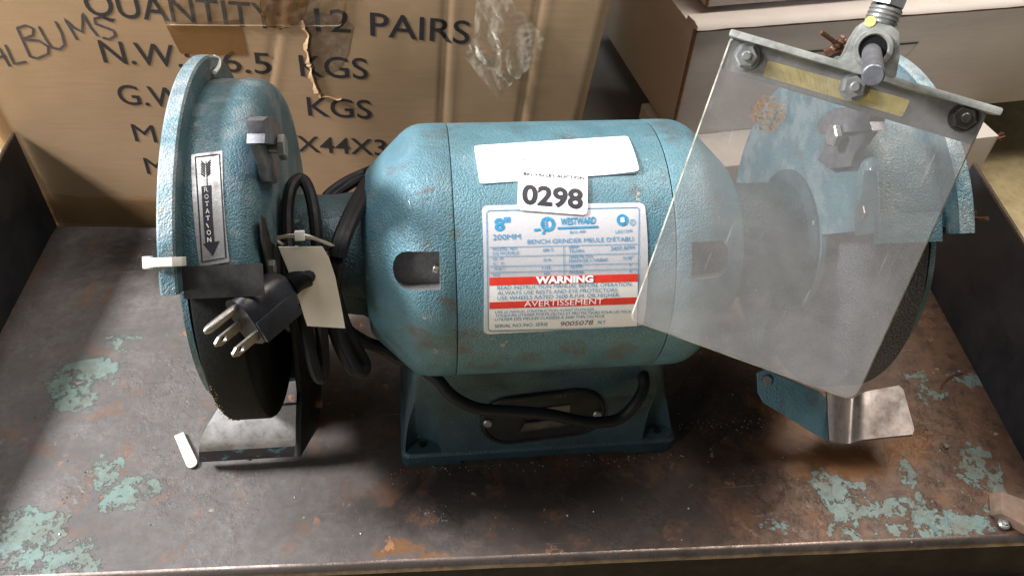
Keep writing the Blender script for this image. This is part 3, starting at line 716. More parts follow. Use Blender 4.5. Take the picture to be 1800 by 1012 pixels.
# name plate ----------------------------------------------------
D = Drum(RM)
def z4(x, y): return (800+x/2.663, 220+y/2.663)
mb = MB(); patch(mb, D, [z4(124, 378), z4(886, 364), z4(879, 935), z4(134, 976)], .0032, .0006); npl = mb.build('name_plate', M['plate'], gr, smooth=50)
npl['label'] = 'silver name plate with blue lettering and two red bands'
mb = MB(); patch(mb, D, [z4(160, 720), z4(856, 704), z4(850, 935), z4(158, 955)], .0005, .00066, .0004); mb.build('pale_print', M['cream'], npl, smooth=50)
mb = MB(); T = lambda s_, a, b, h, wt=.0, sl=0: text(mb, D, s_, z4(*a), z4(*b), h/2.663, wt, .0009, 0, sl)
T('8"', (186, 494), (262, 488), 52, .04); T('200MM', (176, 538), (306, 534), 25, .02); T('WESTWARD', (492, 468), (656, 461), 30, .03, .1)
T('BG-8B', (537, 508), (610, 503), 12, .0); T('LR51306', (750, 508), (828, 500), 14, .0); T("BENCH GRINDER MEULE D'\u00c9TABLI", (338, 556), (832, 542), 20)
for a in ((('MODEL NO.'), (176, 588), (292, 582), 14), ('DE MOD\u00c8LE', (176, 607), (298, 602), 13), ('BB-S', (412, 592), (458, 588), 14), ('RPM', (532, 579), (574, 577), 14), ('TR/MN', (532, 598), (600, 594), 14), ('3450 RPM', (727, 586), (836, 581), 18),
          ('H. P.', (178, 632), (226, 629), 13), ('C. V.', (178, 654), (232, 651), 13), ('3/4', (412, 637), (446, 635), 14), ('ARBOR DIA', (532, 622), (643, 618), 13), ("DIAM DE L'ARBRE", (532, 641), (712, 635), 14), ('5/8"', (785, 628), (832, 625), 14),
          ('VOLT', (178, 677), (232, 674), 13), ('110', (406, 673), (443, 671), 14), ('AMPS', (535, 668), (593, 665), 14), ('7', (812, 660), (822, 659), 14), ('HZ', (178, 706), (206, 704), 13), ('60', (415, 699), (440, 698), 14), ('PHASE', (533, 694), (600, 691), 13), ('1', (815, 688), (819, 688), 13),
          ('READ INSTRUCTION MANUAL BEFORE OPERATION', (197, 768), (822, 750), 17), ('ALWAYS USE RESTS AND EYE PROTECTORS', (197, 792), (757, 776), 17), ('USE WHEELS RATED 3600 R.P.M. OR HIGHER', (197, 816), (765, 799), 17),
          ("LIRE LE MANUEL D'INSTRUCTION AVANT D'UTILISER", (187, 877), (648, 863), 11), ('TOUJOURS UTILISER PORTE-OUTILS ET PROTECTEURS POUR LES YEUX', (187, 894), (822, 874), 12), ('UTILISER DES MEULES CLASS\u00c9ES \u00c0 3600 TMN OU PLUS', (185, 912), (697, 895), 12),
          ('SERIAL NO./NO. S\u00c9RIE', (185, 944), (432, 934), 15), ('N.Y', (667, 926), (703, 924), 15)): T(*a)
# maker's mark: a ring with two letters, and the bar under the name
disc(mb, D, z4(433, 464), 34/2.663, 27/2.663, .0009); T('JD', (404, 492), (462, 488), 52, .03)
ribbon(mb, D, [z4(368, 492), z4(398, 489)], 4, .0009); ribbon(mb, D, [z4(478, 483), z4(560, 480), z4(640, 477), z4(668, 476)], 3.6, .0009)
disc(mb, D, z4(782, 445), 27/2.663, 0, .0009); disc(mb, D, z4(829, 456), 14/2.663, 11/2.663, .0009); T('R', (825, 461), (834, 461), 11, 0)
for a, b in (((160, 572), (852, 556)), ((160, 615), (853, 599)), ((160, 660), (854, 645)), ((160, 688), (855, 671)), ((507, 566), (509, 704))):
    ribbon(mb, D, [z4(a[0]+(b[0]-a[0])*k/8, a[1]+(b[1]-a[1])*k/8) for k in range(9)], .9, .0009)
bd = [z4(158, 402), z4(852, 387), z4(860, 396), z4(852, 940), z4(842, 946), z4(164, 960), z4(155, 950), z4(147, 412), z4(158, 402)]; full = []
for i in range(len(bd)-1):
    for k in range(10): full.append((bd[i][0]+(bd[i+1][0]-bd[i][0])*k/10, bd[i][1]+(bd[i+1][1]-bd[i][1])*k/10))
ribbon(mb, D, full+[bd[-1]], 1.3, .0009)
mb.build('blue_print', M['blueink'], npl, smooth=0, recalc=False, merge=False)
mb = MB()
for c in ([z4(160, 712), z4(858, 694), z4(856, 730), z4(160, 749)], [z4(160, 826), z4(853, 802), z4(851, 833), z4(160, 857)]): patch(mb, D, c, .0001, .00075, .0005, 8, 8)
mb.build('red_band', M['redink'], npl, smooth=50)
for a_ in (('WARNING', z4(376, 738), z4(645, 731), 29/2.663, .05, .0010), ('AVERTISSEMENT', z4(322, 845), z4(690, 832), 25/2.663, .04, .0010), ('S', z4(772, 455), z4(792, 455), 20/2.663, .05, .0011)):
    mb = MB(); text(mb, D, *a_); mb.build('pale_word', M['paper'], npl, smooth=0, recalc=False, merge=False)
mb = MB(); text(mb, D, '9005078', z4(490, 936), z4(641, 928), 20/2.663, -.008, .0010, 0, .12); mb.build('stamped_number', M['ink'], npl, smooth=0, recalc=False, merge=False)
# stickers
mb = MB(); patch(mb, D, [z4(88, 103), z4(806, 58), z4(858, 226), z4(116, 278)], .002, .0010, 0, 20, 14, 0, lambda s_, t_: .0016*max(0, s_-.8)/.2*t_)
stk = mb.build('blank_sticker', M['paper'], gr, smooth=50); stk['label'] = 'long blank white sticker'
mb = MB()
for k in range(46):
    x = random.choice((random.uniform(190, 350), random.uniform(250, 680))); y = (150 if random.random() < .6 else 175)-(x-180)*.05+random.uniform(-3, 3)
    if x > 380 and y > 150: continue
    ribbon(mb, D, [z4(x, y), z4(x+random.uniform(4, 11), y-random.uniform(0, 3))], 1.0, .00135)
mb.build('faded_print', M['nut'], stk, smooth=0, recalc=False, merge=False)
mb = MB(); patch(mb, D, [z4(296, 226), z4(618, 236), z4(615, 424), z4(290, 400)], .0022, .0017, 0, 20, 8); lot = mb.build('lot_sticker', M['paper'], gr, smooth=50); lot['label'] = 'square white lot sticker numbered 0298'
mb = MB(); text(mb, D, '0298', z4(310, 370), z4(594, 394), 82/2.663, .035, .0020); text(mb, D, 'BIG VALLEY AUCTION', z4(318, 243), z4(602, 263), 13/2.663, .02, .0020)
mb.build('lettering', M['ink'], lot, smooth=0, recalc=False, merge=False)

# wheel guards --------------------------------------------------
def guard(s):
    lo, hi = (37, 278) if s < 0 else (44.5, 278)                                           # covered arc; the opening is in front below
    mb = MB()
    pr = [(.2035 if s < 0 else .2080, .1085), (.190, .1085), (.1785, .1085), (.1720, .1076), (.1672, .1047), (.1645, .1003), (.1634, .092), (.1630, .03)]
    pi = [(x+(.003 if r < .1 else .002), max(.03, r-.003)) for x, r in pr]
    ring = pr+pi[::-1]
    def sect(a0, a1, prof, n):
        rings = []
        for i in range(n+1):
            a = R(a0+(a1-a0)*i/n); rings.append([V((s*x, -r*math.cos(a), AX+r*math.sin(a))) for x, r in prof])
        mb.loft(rings)
    sect(lo, hi, ring, 90)
    low = [(.1632, .048), (.1630, .03), (.1660, .03), (.1662, .048)]; sect(hi-360+.2, lo-.2, low, 30)
    g_ = mb.build('wheel_guard', M['guard'], gr, smooth=35)
    mb = MB()                                                  # outer cover with its rim
    prf = [(.1985, .1090), (.1985, .1205), (.1995, .1219), (.2058, .1219), (.2070, .1208), (.2078, .116), (.2078, .0), (.2045, .0), (.2045, .1090)]
    if s > 0: prf = [(x+.0045, r) for x, r in prf]
    sect(lo-2, hi+6, prf, 100)
    prf2 = [(.2045, .087), (.2078, .087), (.2078, .0), (.2045, 0)]; sect(hi+6.2-360, lo-2.2, prf2 if s < 0 else [(x+.0045, r) for x, r in prf2], 30)
    mb.m = [1 if min(math.hypot(mb.v[i].y, mb.v[i].z-AX) for i in f) > .1198 else 0 for f in mb.f]
    cv = mb.build('guard_cover', [M['guard'], M['rim']], gr, smooth=35)
    # spark arrestor strip across the mouth and its tab on the inner face
    mb = MB(); sect(lo-4, lo+4.2, [(.1600, .1115), (.1985, .1115), (.1985, .1127), (.1600, .1127)], 8)
    pxs = [(455, 378), (462, 384), (474, 425), (488, 440), (499, 500), (470, 506), (467, 470), (458, 420)] if s < 0 else [(1522, 300), (1544, 300), (1550, 408), (1506, 414), (1502, 362), (1516, 350)]
    mb.prism([atx(a_, b_, s*.1620) for a_, b_ in pxs], V((s*-.0010, 0, 0)))
    sa = mb.build('spark_arrestor', M['dark'] if s < 0 else M['paint_worn'], gr, smooth=35)
    hx = MB(); hexa(hx, atx(476, 470, -.1610) if s < 0 else atx(1520, 372, .1610), (-s, 0, 0), .0042, .0025); hx.build('bolt', M['nut'], sa)
    # clamp on the inner face
    mb = MB(); x = s*.1632; mir = lambda L_: [V((x, p.y, p.z)) for p in [atx(a_, b_, -.1590) for a_, b_ in L_]]
    mb.prism(mir([(447, 212), (456, 205), (472, 207), (481, 222), (486, 240), (484, 256), (449, 252), (450, 235)]), V((-s*.0085, 0, 0)))
    mb.prism(mir([(455, 254), (484, 256), (488, 285), (493, 305), (486, 322), (472, 319), (468, 295)]), V((-s*.0045, 0, 0)))
    k_ = mb.build('clamp', M['rod'], gr, bevel=.0014)
    mb = MB(); bq = atx(493, 259, -.153); hexa(mb, (s*.1535, bq.y, bq.z), (-s, 0, 0), .0068, .0035); mb.rod((s*.164, bq.y, bq.z), (s*.1508, bq.y, bq.z), .0032, 12); mb.build('bolt', M['nut'], k_)
    # wheel
    mb = MB(); wp = [(.176, .0), (.176, .097), (.1765, .0995), (.178, .1003), (.198, .1003), (.1995, .0995), (.200, .097), (.200, 0)]
    mb.lathe([(s*a, r) for a, r in wp], n=128); wh = mb.build('grinding_wheel', M['wheel'] if s < 0 else M['grit'], gr, smooth=35)
    wh['label'] = 'dark wheel' if s < 0 else 'coarse grey grinding wheel'
    mb = MB(); hexa(mb, (s*.1705, 0, AX), (-s, 0, 0), .012, .004); 
    return g_, cv
gL, cL = guard(-1); gR, cR = guard(1)
# grit rim of the left wheel
mb = MB()
for k in range(170):
    a = R(random.uniform(-70, 0)); x = -random.uniform(.196, .2005); r = .1002
    hexa(mb, (x, -r*math.cos(a), AX+r*math.sin(a)), (0, -math.cos(a), math.sin(a)), random.uniform(.0002, .00045), random.uniform(.0002, .0005), 0, 4)
o = mb.build('rim_grit', M['kraftcore'], gr, smooth=0); o['kind'] = 'stuff'
# rotation decal on the left guard
DL = Drum(.1085)
def z1(x, y): return (230+x/2.531, 80+y/2.531)
mb = MB(); patch(mb, DL, [z1(270, 488), z1(408, 470), z1(440, 962), z1(307, 985)], .0008, .0005, 0, 20, 5); dec = mb.build('rotation_decal', M['decal'], gr, smooth=50)
mb = MB()
fr = [z1(288, 500), z1(395, 487), z1(424, 945), z1(318, 962), z1(288, 500)]; pts = []
for i in range(4):
    for k in range(8): pts.append((fr[i][0]+(fr[i+1][0]-fr[i][0])*k/8, fr[i][1]+(fr[i+1][1]-fr[i][1])*k/8))
ribbon(mb, DL, pts+[fr[0]], 2.2, .0008)
ribbon(mb, DL, [z1(336, 520), z1(339, 575), z1(342, 630)], 1.6, .0008)
for k in range(6):
    ribbon(mb, DL, [z1(332, 535+k*10), z1(314, 517+k*11)], 2.4, .0008); ribbon(mb, DL, [z1(340, 534+k*10), z1(356, 512+k*11)], 2.4, .0008)
patch(mb, DL, [z1(316, 630), z1(360, 624), z1(374, 880), z1(334, 884)], .0002, .0008, .0003, 8, 3)
q = [z1(322, 882), z1(396, 870), z1(366, 936)]; q = [DL.uv(*p) for p in q]; mb.add([DL.P(p.x, p.y, .0008) for p in q], [(0, 1, 2)])
mb.build('decal_print', M['ink'], dec, smooth=0, recalc=False)
mb = MB()
for i, ch in enumerate('ROTATION'):
    cx, cy = 338+i*2.1, 655+i*31.5; hw = 9 if ch != 'I' else 2
    text(mb, DL, ch, z1(cx-hw, cy), z1(cx+hw, cy-2), 20/2.531, .015, .0011)
mb.build('decal_lettering', M['cream'], dec, smooth=0, recalc=False, merge=False)

# tool rests
rs = thing  # (rests are parts of the grinder)
mb = MB()                                                       # left: plate with a rounded front, hanging low
zt, zb = .050, .010
TL_, TR_ = atz(380, 722, zt), atz(520, 711, zt); ML, MR = atz(352, 772, .036), atz(522, 762, .036); BLq, BRq = atz(350, 812, zb), atz(516, 802, zb)
NL, NR = atz(391, 720, zt), atz(404, 738, .0475)
sec = lambda a, m, b: [a, a.lerp(m, .5)+V((0, -.0003, .0012)), m+V((0, -.001, 0)), m.lerp(b, .45)+V((0, -.0022, .001)), b]
l = sec(TL_, ML, BLq); r = sec(TR_, MR, BRq); rg = []
for i in range(25):
    t_ = i/24; row = [a.lerp(b, t_) for a, b in zip(l, r)]
    if .17 < t_ < .34: row[0] = row[0].lerp(row[1], .75 if .2 < t_ < .31 else .35)
    inn = [p+V((0, .0045, -.003)) for p in row[::-1]]; rg.append(row+inn)
mb.loft(rg); mb.m = [1 if sum(mb.v[i].z for i in f)/len(f) < .030 else 0 for f in mb.f]; rl = mb.build('tool_rest', [M['restL'], M['restF']], gr, smooth=45); rl['label'] = 'blackened left tool rest with a rounded front'
mb = MB(); pts = [(500, 500), (533, 512), (552, 560), (558, 640), (556, 705), (550, 752), (519, 803), (519, 740), (521, 690), (512, 600)]
mb.prism([atx(px, py, -.1620) for px, py in pts], (.0035, 0, 0)); mb.build('rest_arm', M['black'], gr, bevel=.001)
mb = MB(); hexa(mb, atx(556, 706, -.1585), (1, 0, 0), .0045, .004); mb.build('arm_bolt', M['edge'], gr)
mb = MB()                                                       # right: V-grooved bright plate on a blue arm
zr = .030
Pa, Pb, Pc = atz(1440, 690, zr+.014), atz(1497, 700, zr), atz(1520, 690, zr+.006)
line0 = [atz(1430, 672, zr+.016), atz(1466, 690, zr+.014), atz(1496, 700, zr+.003), atz(1522, 688, zr+.010), atz(1580, 677, zr+.012)]
line1 = [atz(1445, 768, zr-.002), atz(1466, 776, zr-.002), atz(1491, 779, zr-.008), atz(1520, 772, zr-.002), atz(1604, 763, zr+.002)]
def fine(L): 
    o = []
    for i in range(len(L)-1):
        for k in range(6): 
            g_ = lambda j: L[min(max(j, 0), len(L)-1)]; u = k/6
            o.append(.5*((2*g_(i))+(g_(i+1)-g_(i-1))*u+(2*g_(i-1)-5*g_(i)+4*g_(i+1)-g_(i+2))*u*u+(3*g_(i)-g_(i-1)-3*g_(i+1)+g_(i+2))*u**3))
    return o+[L[-1]]
a = fine(line0); b = fine(line1)
a = a[4:]; b = b[4:]
# round the free corners
a2r = a[:-1]+[a[-1].lerp(b[-1], .0)]; 
rg = [[p, p.lerp(q, .5), q, q-V((0, 0, .0022)), p.lerp(q, .5)-V((0, 0, .0022)), p-V((0, 0, .0022))] for p, q in zip(a, b)]
ex = (rg[-1][0]-rg[-2][0]).normalized()
e0, e1 = a[-1], b[-1]
for sft, sh in ((.0015, .05), (.0026, .11)):
    p, q = e0.lerp(e1, sh)+ex*sft, e1.lerp(e0, sh)+ex*sft; rg.append([p, p.lerp(q, .5), q, q-V((0, 0, .0022)), p.lerp(q, .5)-V((0, 0, .0022)), p-V((0, 0, .0022))])
mb.loft(rg); rrq = mb.build('tool_rest', M['restR'], gr, smooth=40); rrq['label'] = 'bright right tool rest with a V groove'
mb = MB(); A_, B_, C_ = atz(1335, 665, .045), atz(1440, 692, .044), atz(1455, 774, .022); n_ = (B_-A_).cross(C_-A_).normalized()
mb.prism([hit(a_, b_, A_, n_) for a_, b_ in ((1330, 655), (1346, 648), (1440, 688), (1452, 700), (1468, 777), (1447, 771), (1342, 708), (1332, 690))], n_*(.003 if n_.z < 0 else -.003)); ra_ = mb.build('rest_arm', M['paint'], gr, smooth=0, bevel=.0008)
mb = MB(); q0_ = hit(1347, 668, A_, n_); hexa(mb, q0_, n_ if n_.z > 0 else -n_, .0042, .003); mb.build('arm_bolt', M['nut'], ra_)
# flange end bracket and its wire, on the right guard
def twist(p0, d, L, r, n=26, rad=.0013):
    p0 = V(p0); d = V(d).normalized(); x = d.orthogonal().normalized(); y = d.cross(x); return [p0+d*(L*i/n)+(x*math.cos(i*1.1)+y*math.sin(i*1.1))*rad for i in range(n+1)]
mb = MB(); e = atx(1676, 374, .2165); e2 = atx(1722, 376, .2165)
mb.tube([atx(1672, 366, .215), atx(1682, 376, .216), atx(1695, 378, .2175)], .0012, 6); mb.tube(twist(atx(1693, 377, .218), (atx(1722, 376, .218)-atx(1693, 377, .218)), .009, .001), .0010, 6, sm=2); mb.tube([atx(1700, 379, .218), atx(1718, 384, .219), atx(1736, 384, .220)], .0012, 6)
mb.build('tie_wire', M['copper'], gr)
mb = MB(); yq = -.03; p_ = lambda a_, b_: aty(a_, b_, yq)
mb.tube([p_(1443, 57), p_(1456, 66), p_(1467, 76), p_(1462, 86), p_(1455, 92)], .0013, 6); mb.tube(twist(p_(1458, 95), p_(1474, 78)-p_(1458, 95), .010, .001, rad=.0015), .0012, 6, sm=2); mb.tube([p_(1452, 97), p_(1470, 88), p_(1485, 92)], .003, 6)
mb.build('tie_wire', M['copper'], gr)
mb = MB(); mb.tube([atx(376, 100, -.2), atx(384, 104, -.199), atx(385, 116, -.1975), atx(377, 128, -.196)], .0012, 6); mb.build('tie_wire', M['nylon'], gr)

# power cord, coil and plug ------------------------------------
def cp(x, y, yy): return aty(680+x/3.333, 560+y/3.333, yy)
mb = MB(); mb.tube([aty(700, 600, -.050), aty(735, 640, -.058), cp(300, 360, -.066), cp(360, 430, -.071), cp(440, 487, -.074), cp(560, 530, -.076), cp(750, 542, -.077), cp(950, 560, -.077), cp(1130, 598, -.077), cp(1250, 606, -.076), cp(1370, 580, -.073), cp(1460, 490, -.068), cp(1505, 400, -.060), cp(1500, 320, -.05), cp(1480, 280, -.03)], .0039, 14)
crd = mb.build('power_cord', M['rubber'], gr)
mb = MB()
def loop(pts, dx=0, dy=0, rad=.0039): mb.tube([aty(a_+dx, b_+dy, y_) if y_ < 5 else CAM+ray(a_+dx, b_+dy)*(y_-10) for a_, b_, y_ in pts], rad, 10, True, 6)
L1 = [(512, 430, -.045), (505, 345, -.022), (512, 292, -.006), (530, 277, .002), (546, 305, -.010), (556, 370, -.030), (561, 480, 10.474), (568, 580, 10.482), (566, 626, 10.484), (552, 606, 10.480), (534, 520, 10.474)]
L2 = [(586, 442, -.052), (604, 388, -.034), (636, 325, .004), (662, 290, .035), (646, 296, .060), (600, 318, .050), (566, 352, .036), (566, 420, .006), (576, 500, 10.482), (598, 570, 10.488), (630, 632, 10.494), (616, 642, 10.490), (588, 585, 10.486), (574, 520, 10.476)]
loop(L1, 0, 38, .0036)
loop(L2, 2, 6, .0036); loop(L2, 12, 8, .0036)
mb.tube([aty(600, 575, -.062), aty(640, 600, -.050), aty(672, 612, -.045), aty(705, 632, -.048), aty(735, 640, -.056)], .0040, 10)
coil = mb.build('cord_coil', M['rubber'], gr)
# plug: axes from the picture
Pc_ = CAM+ray(428, 566)*.430; pb_ = CAM+ray(506, 503)*.444
ax = (Pc_-pb_).normalized(); view = (CAM-Pc_).normalized(); sd = ax.cross(view).normalized(); nv_ = sd.cross(ax).normalized()
if nv_.dot(view) < 0: nv_ = -nv_
# image direction from ground half to blade half
g2 = (CAM+ray(465, 605)*.430)-(CAM+ray(388, 552)*.430); g2 = (g2-ax*g2.dot(ax)); hw = g2.length/2; sdir = g2.normalized(); nn_ = ax.cross(sdir); 
if nn_.dot(view) < 0: nn_ = -nn_
# roll the body so that its flat side and its rounded side both show
sdir, nn_ = (sdir*math.cos(R(26))+nn_*math.sin(R(-26))).normalized(), None
nn_ = ax.cross(sdir); nn_ = nn_ if nn_.dot(view) > 0 else -nn_
Lp = (Pc_-pb_).length
def plugp(s_, n_, a_): return Pc_+sdir*s_+nn_*n_+ax*a_
sect_ = []
ww, hh2 = .0135, .0088
for k in range(24):
    a_ = 2*math.pi*k/24; cx, cy = math.cos(a_), math.sin(a_)
    e_ = .45 if cx > 0 else .8
    sect_.append((ww*math.copysign(abs(cx)**e_, cx), hh2*math.copysign(abs(cy)**e_, cy)))
mb = MB(); stations = [(0, 1.0), (-.001, 1.03), (-Lp*.45, 1.0), (-Lp*.80, .93), (-Lp*.93, .72), (-Lp*1.0, .52)]
mb.loft([[plugp(x*k, y*k, a_) for x, y in sect_] for a_, k in stations])
plug = mb.build('power_plug', M['plug'], crd, smooth=40)
mb = MB(); st2 = []
n_s = 7
bend = lambda q: plugp(.002*q*q*1.5, 0, -Lp*(1+.36*q))
for i in range(n_s*2+1):
    q = i/(n_s*2); rr_ = (.0068-.0016*q)*(1.0 if i % 2 == 0 else .84); st2.append([bend(q)+sdir*rr_*math.cos(2*math.pi*k/14)+nn_*rr_*math.sin(2*math.pi*k/14) for k in range(14)])
mb.loft(st2); e_ = bend(1.0); vd_ = (e_-CAM).normalized(); mb.tube([e_+ax*.002, e_-ax*.003+vd_*.004, e_-ax*.002+vd_*.016, e_+vd_*.03+V((.002, .004, -.006)), aty(575, 560, -.055)], .0038, 10)
mb.build('strain_relief', M['rubber'], crd, smooth=40)
# flat plate on the blade half
mb = MB(); mb.box((0, 0, 0), (1, 1, 1)); mb.v = [plugp(.0010+.0118*p.x, hh2*.90+.0024*p.y, -Lp*.80*p.z-.0004) for p in mb.v]; mb.build('plug_panel', M['plug'], crd, bevel=.0004)
pcn = []
BA = 60
for s0, n0 in ((.0050-.0060*math.cos(R(BA)), .0005-.0060*math.sin(R(BA))), (.0050+.0060*math.cos(R(BA)), .0005+.0060*math.sin(R(BA)))):                   # two blades with a hole each
    mb = MB(); t2 = .0013; Wn, Lb2 = .0062, .0165
    pts = [(-Wn/2, -.001), (Wn/2, -.001), (Wn/2, Lb2-.003), (Wn/2-.0022, Lb2), (-Wn/2+.0022, Lb2), (-Wn/2, Lb2-.003)]
    # the blades stand upright: thin along sdir
    tl_ = (sdir*math.cos(R(BA))+nn_*math.sin(R(BA)))              # thin axis
    wd_ = (nn_*math.cos(R(BA))-sdir*math.sin(R(BA)))
    B0 = plugp(s0, n0-.001, 0); hc = (0.0, Lb2-.0055); ringn = 16
    # outline with hole as two loft shells
    inner = [(hc[0]+.0018*math.cos(2*math.pi*k/ringn), hc[1]+.0018*math.sin(2*math.pi*k/ringn)) for k in range(ringn)]
    def outer(a_):
        dx, dy = math.cos(a_), math.sin(a_); best = 9
        for i in range(len(pts)):
            p, q = pts[i], pts[(i+1) % len(pts)]; ex_, ey_ = q[0]-p[0], q[1]-p[1]; den = dx*ey_-dy*ex_
            if abs(den) < 1e-9: continue
            tt = ((p[0]-hc[0])*ey_-(p[1]-hc[1])*ex_)/den; uu = ((p[0]-hc[0])*dy-(p[1]-hc[1])*dx)/den
            if tt > 0 and -1e-6 <= uu <= 1+1e-6: best = min(best, tt)
        return (hc[0]+dx*best, hc[1]+dy*best)
    angs = sorted(set([2*math.pi*k/32 for k in range(32)]+[math.atan2(p[1]-hc[1], p[0]-hc[0]) % (2*math.pi) for p in pts]))
    rin = [(hc[0]+.0018*math.cos(a_), hc[1]+.0018*math.sin(a_)) for a_ in angs]; rout = [outer(a_) for a_ in angs]
    X3 = lambda p, t_: B0+wd_*p[0]+ax*p[1]+tl_*t_
    rgs = [[X3(p, -t2/2) for p in rin], [X3(p, -t2/2) for p in rout], [X3(p, t2/2) for p in rout], [X3(p, t2/2) for p in rin], [X3(p, -t2/2) for p in rin]]
    mb.loft(rgs, 0, False); mb.build('blade', M['prong'], crd, smooth=25)
mb = MB(); g0 = plugp(-.0085, .0005, -.001); mb.loft([[g0+ax*l_+sdir*r_*math.cos(2*math.pi*k/14)+nn_*r_*math.sin(2*math.pi*k/14) for k in range(14)] for l_, r_ in ((0, .0023), (.0175, .0023), (.0195, .0019), (.0208, .001))]); mb.build('ground_pin', M['prong'], crd, smooth=50)

# the eye shield -----------------------------------------------
s_ = .400
Q = [CAM+(_r*((a-900)/FPX)-_u*((b-506)/FPX)+_f)*(s_*k) for (a, b), k in (((1285, 62), 1), ((1738, 195), .9476), ((1503, 707), 1.0576), ((1106, 563), 1.11))]
e1 = (Q[1]-Q[0]); e2 = (Q[0]-Q[3]); Wd, Hd = e1.length, e2.length; e1.normalize(); ez = e1.cross(e2).normalized(); e2 = ez.cross(e1)
if ez.dot(CAM-Q[0]) < 0: ez = -ez
SM = Matrix(((e1.x, e2.x, ez.x, Q[0].x), (e1.y, e2.y, ez.y, Q[0].y), (e1.z, e2.z, ez.z, Q[0].z), (0, 0, 0, 1)))   # x along the top, -y down the pane, z to the viewer
SH = Plane(Q[0], e1, e2)
if SH.N.dot(ez) < 0: SH.N = -SH.N
def build_local(mb, name, mats, parent, **k):
    o = mb.build(name, mats, None, **k); o.matrix_world = SM; par(o, parent); return o
th_ = .0024; mb = MB(); out = []
Wp, Hp, rc = Wd, Hd, .006
for cx, cy, a0, r_ in ((Wp-.003, -.003, 0, .003), (.003, -.003, 90, .003), (.004, -Hp+.004, 180, .004), (Wp-rc, -Hp+rc, 270, rc)):
    for k in range(7): a = R(a0+90*k/6); out.append(V((cx+r_*math.cos(a), cy+r_*math.sin(a), -th_)))
n = len(out); cx_, cy_ = Wp/2, -Hp/2; ch_ = .0008
inn = [V((p.x-math.copysign(ch_, p.x-cx_), p.y-math.copysign(ch_, p.y-cy_), 0)) for p in out]; mid_ = [V((p.x, p.y, -.0009)) for p in out]
mb.add(out+inn, [tuple(range(n))[::-1], tuple(range(n, 2*n))], 0)
mb.add(out+mid_+inn, [(i, (i+1) % n, n+(i+1) % n, n+i) for i in range(n)]+[(n+i, n+(i+1) % n, 2*n+(i+1) % n, 2*n+i) for i in range(n)], 1)
pane = build_local(mb, 'eye_shield', [M['pane'], M['paneedge']], gr, smooth=0); pane['label'] = 'scratched clear plastic eye shield with a brown stain'
# casting: a bar along the top edge (proud of the pane), a strip behind it, a boss
mb = MB()
mb.box((-.001, -.0012, -.004), (Wd+.004, .0024, .0070)); mb.box((.0, -.0165, -.0065), (Wd+.001, -.0010, -th_-.0004))
for i in range(len(mb.v)): mb.v[i].z += .0004*noise.noise(V((mb.v[i].x*60, 0, 0)))
bar = build_local(mb, 'shield_bracket', M['zinc'], gr, bevel=.0012)
L2 = lambda px, py: SH.uv(px, py)
bc = L2(1530, 88); mb = MB(); pts = []
for px, py in ((1462, 112), (1480, 98), (1492, 70), (1506, 46), (1524, 35), (1560, 44), (1577, 58), (1578, 100), (1570, 142)): q = L2(px, py); pts.append(V((q.x, q.y, -.006)))
mb.prism(pts, (0, 0, .0135)); build_local(mb, 'boss', M['zinc'], bar, bevel=.0022)
mb = MB()
ring = lambda r_, z_: [V((bc.x+r_*math.cos(2*math.pi*k/28), bc.y+r_*math.sin(2*math.pi*k/28), z_)) for k in range(28)]
mb.loft([ring(.0088, .0070), ring(.0085, .0090), ring(.0068, .0092), ring(.0062, .0080)], 0, False); mb.loft([ring(.0066, .0078), ring(.0066, .0079)], 1); build_local(mb, 'collar', [M['zinc'], M['wheel']], bar, smooth=40)
mb = MB(); e_ = CAM+ray(1535, 133)*(.355); st_ = SM @ V((bc.x+.0004, bc.y-.0012, .004)); mb.rod(st_, e_, .0043, 20, 0, .0006); mb.build('mounting_rod', M['rod'], bar)
mb = MB(); b0 = L2(1546, 44); b1 = L2(1567, -6); p0 = SM @ V((b0.x, b0.y, .001)); p1 = SM @ V((b1.x, b1.y, .001)); dd = (p1-p0); 
mb.rod(p0-dd*.2, p1, .0030, 12); x = dd.normalized().orthogonal(); y = dd.normalized().cross(x)
mb.tube([p0+dd*(.62*i/44)+(x*math.cos(i*.62)+y*math.sin(i*.62))*.0046 for i in range(45)], .0011, 6, sm=2); mb.build('spring', M['nut'], bar)
mb = MB(); hexa(mb, p0+dd*.66, dd, .0078, .0095, rot=.2); mb.build('hex_bolt', M['nut'], bar)
for i, (px, py) in enumerate(((1312, 100), (1500, 153), (1692, 207))):
    q = L2(px, py); mb = MB(); hexa(mb, (q.x, q.y, .0002), (0, 0, 1), .0056, .0046, rot=.5+i*.4)
    mb.rod((q.x, q.y, .004), (q.x, q.y, .0072), .0023, 14, 0, .0005); mb.rod((q.x, q.y, .0001), (q.x, q.y, .0010), .0066, 20)
    build_local(mb, 'nut', M['nut'] if i < 2 else M['dark'], bar)
mb = MB(); patch(mb, SH, [(1350, 106), (1602, 176), (1588, 206), (1342, 134)], .001, -.0038+.0014, -.004, 4, 20); o = mb.build('yellow_strip', M['yellow'], bar, smooth=0); 
mb = MB(); q = L2(1545, 38); mb.rod((q.x-.0045, q.y-.002, .0076), (q.x-.0045, q.y-.002, .0079), .0024, 12); build_local(mb, 'paint_dab', M['yellow'], bar)

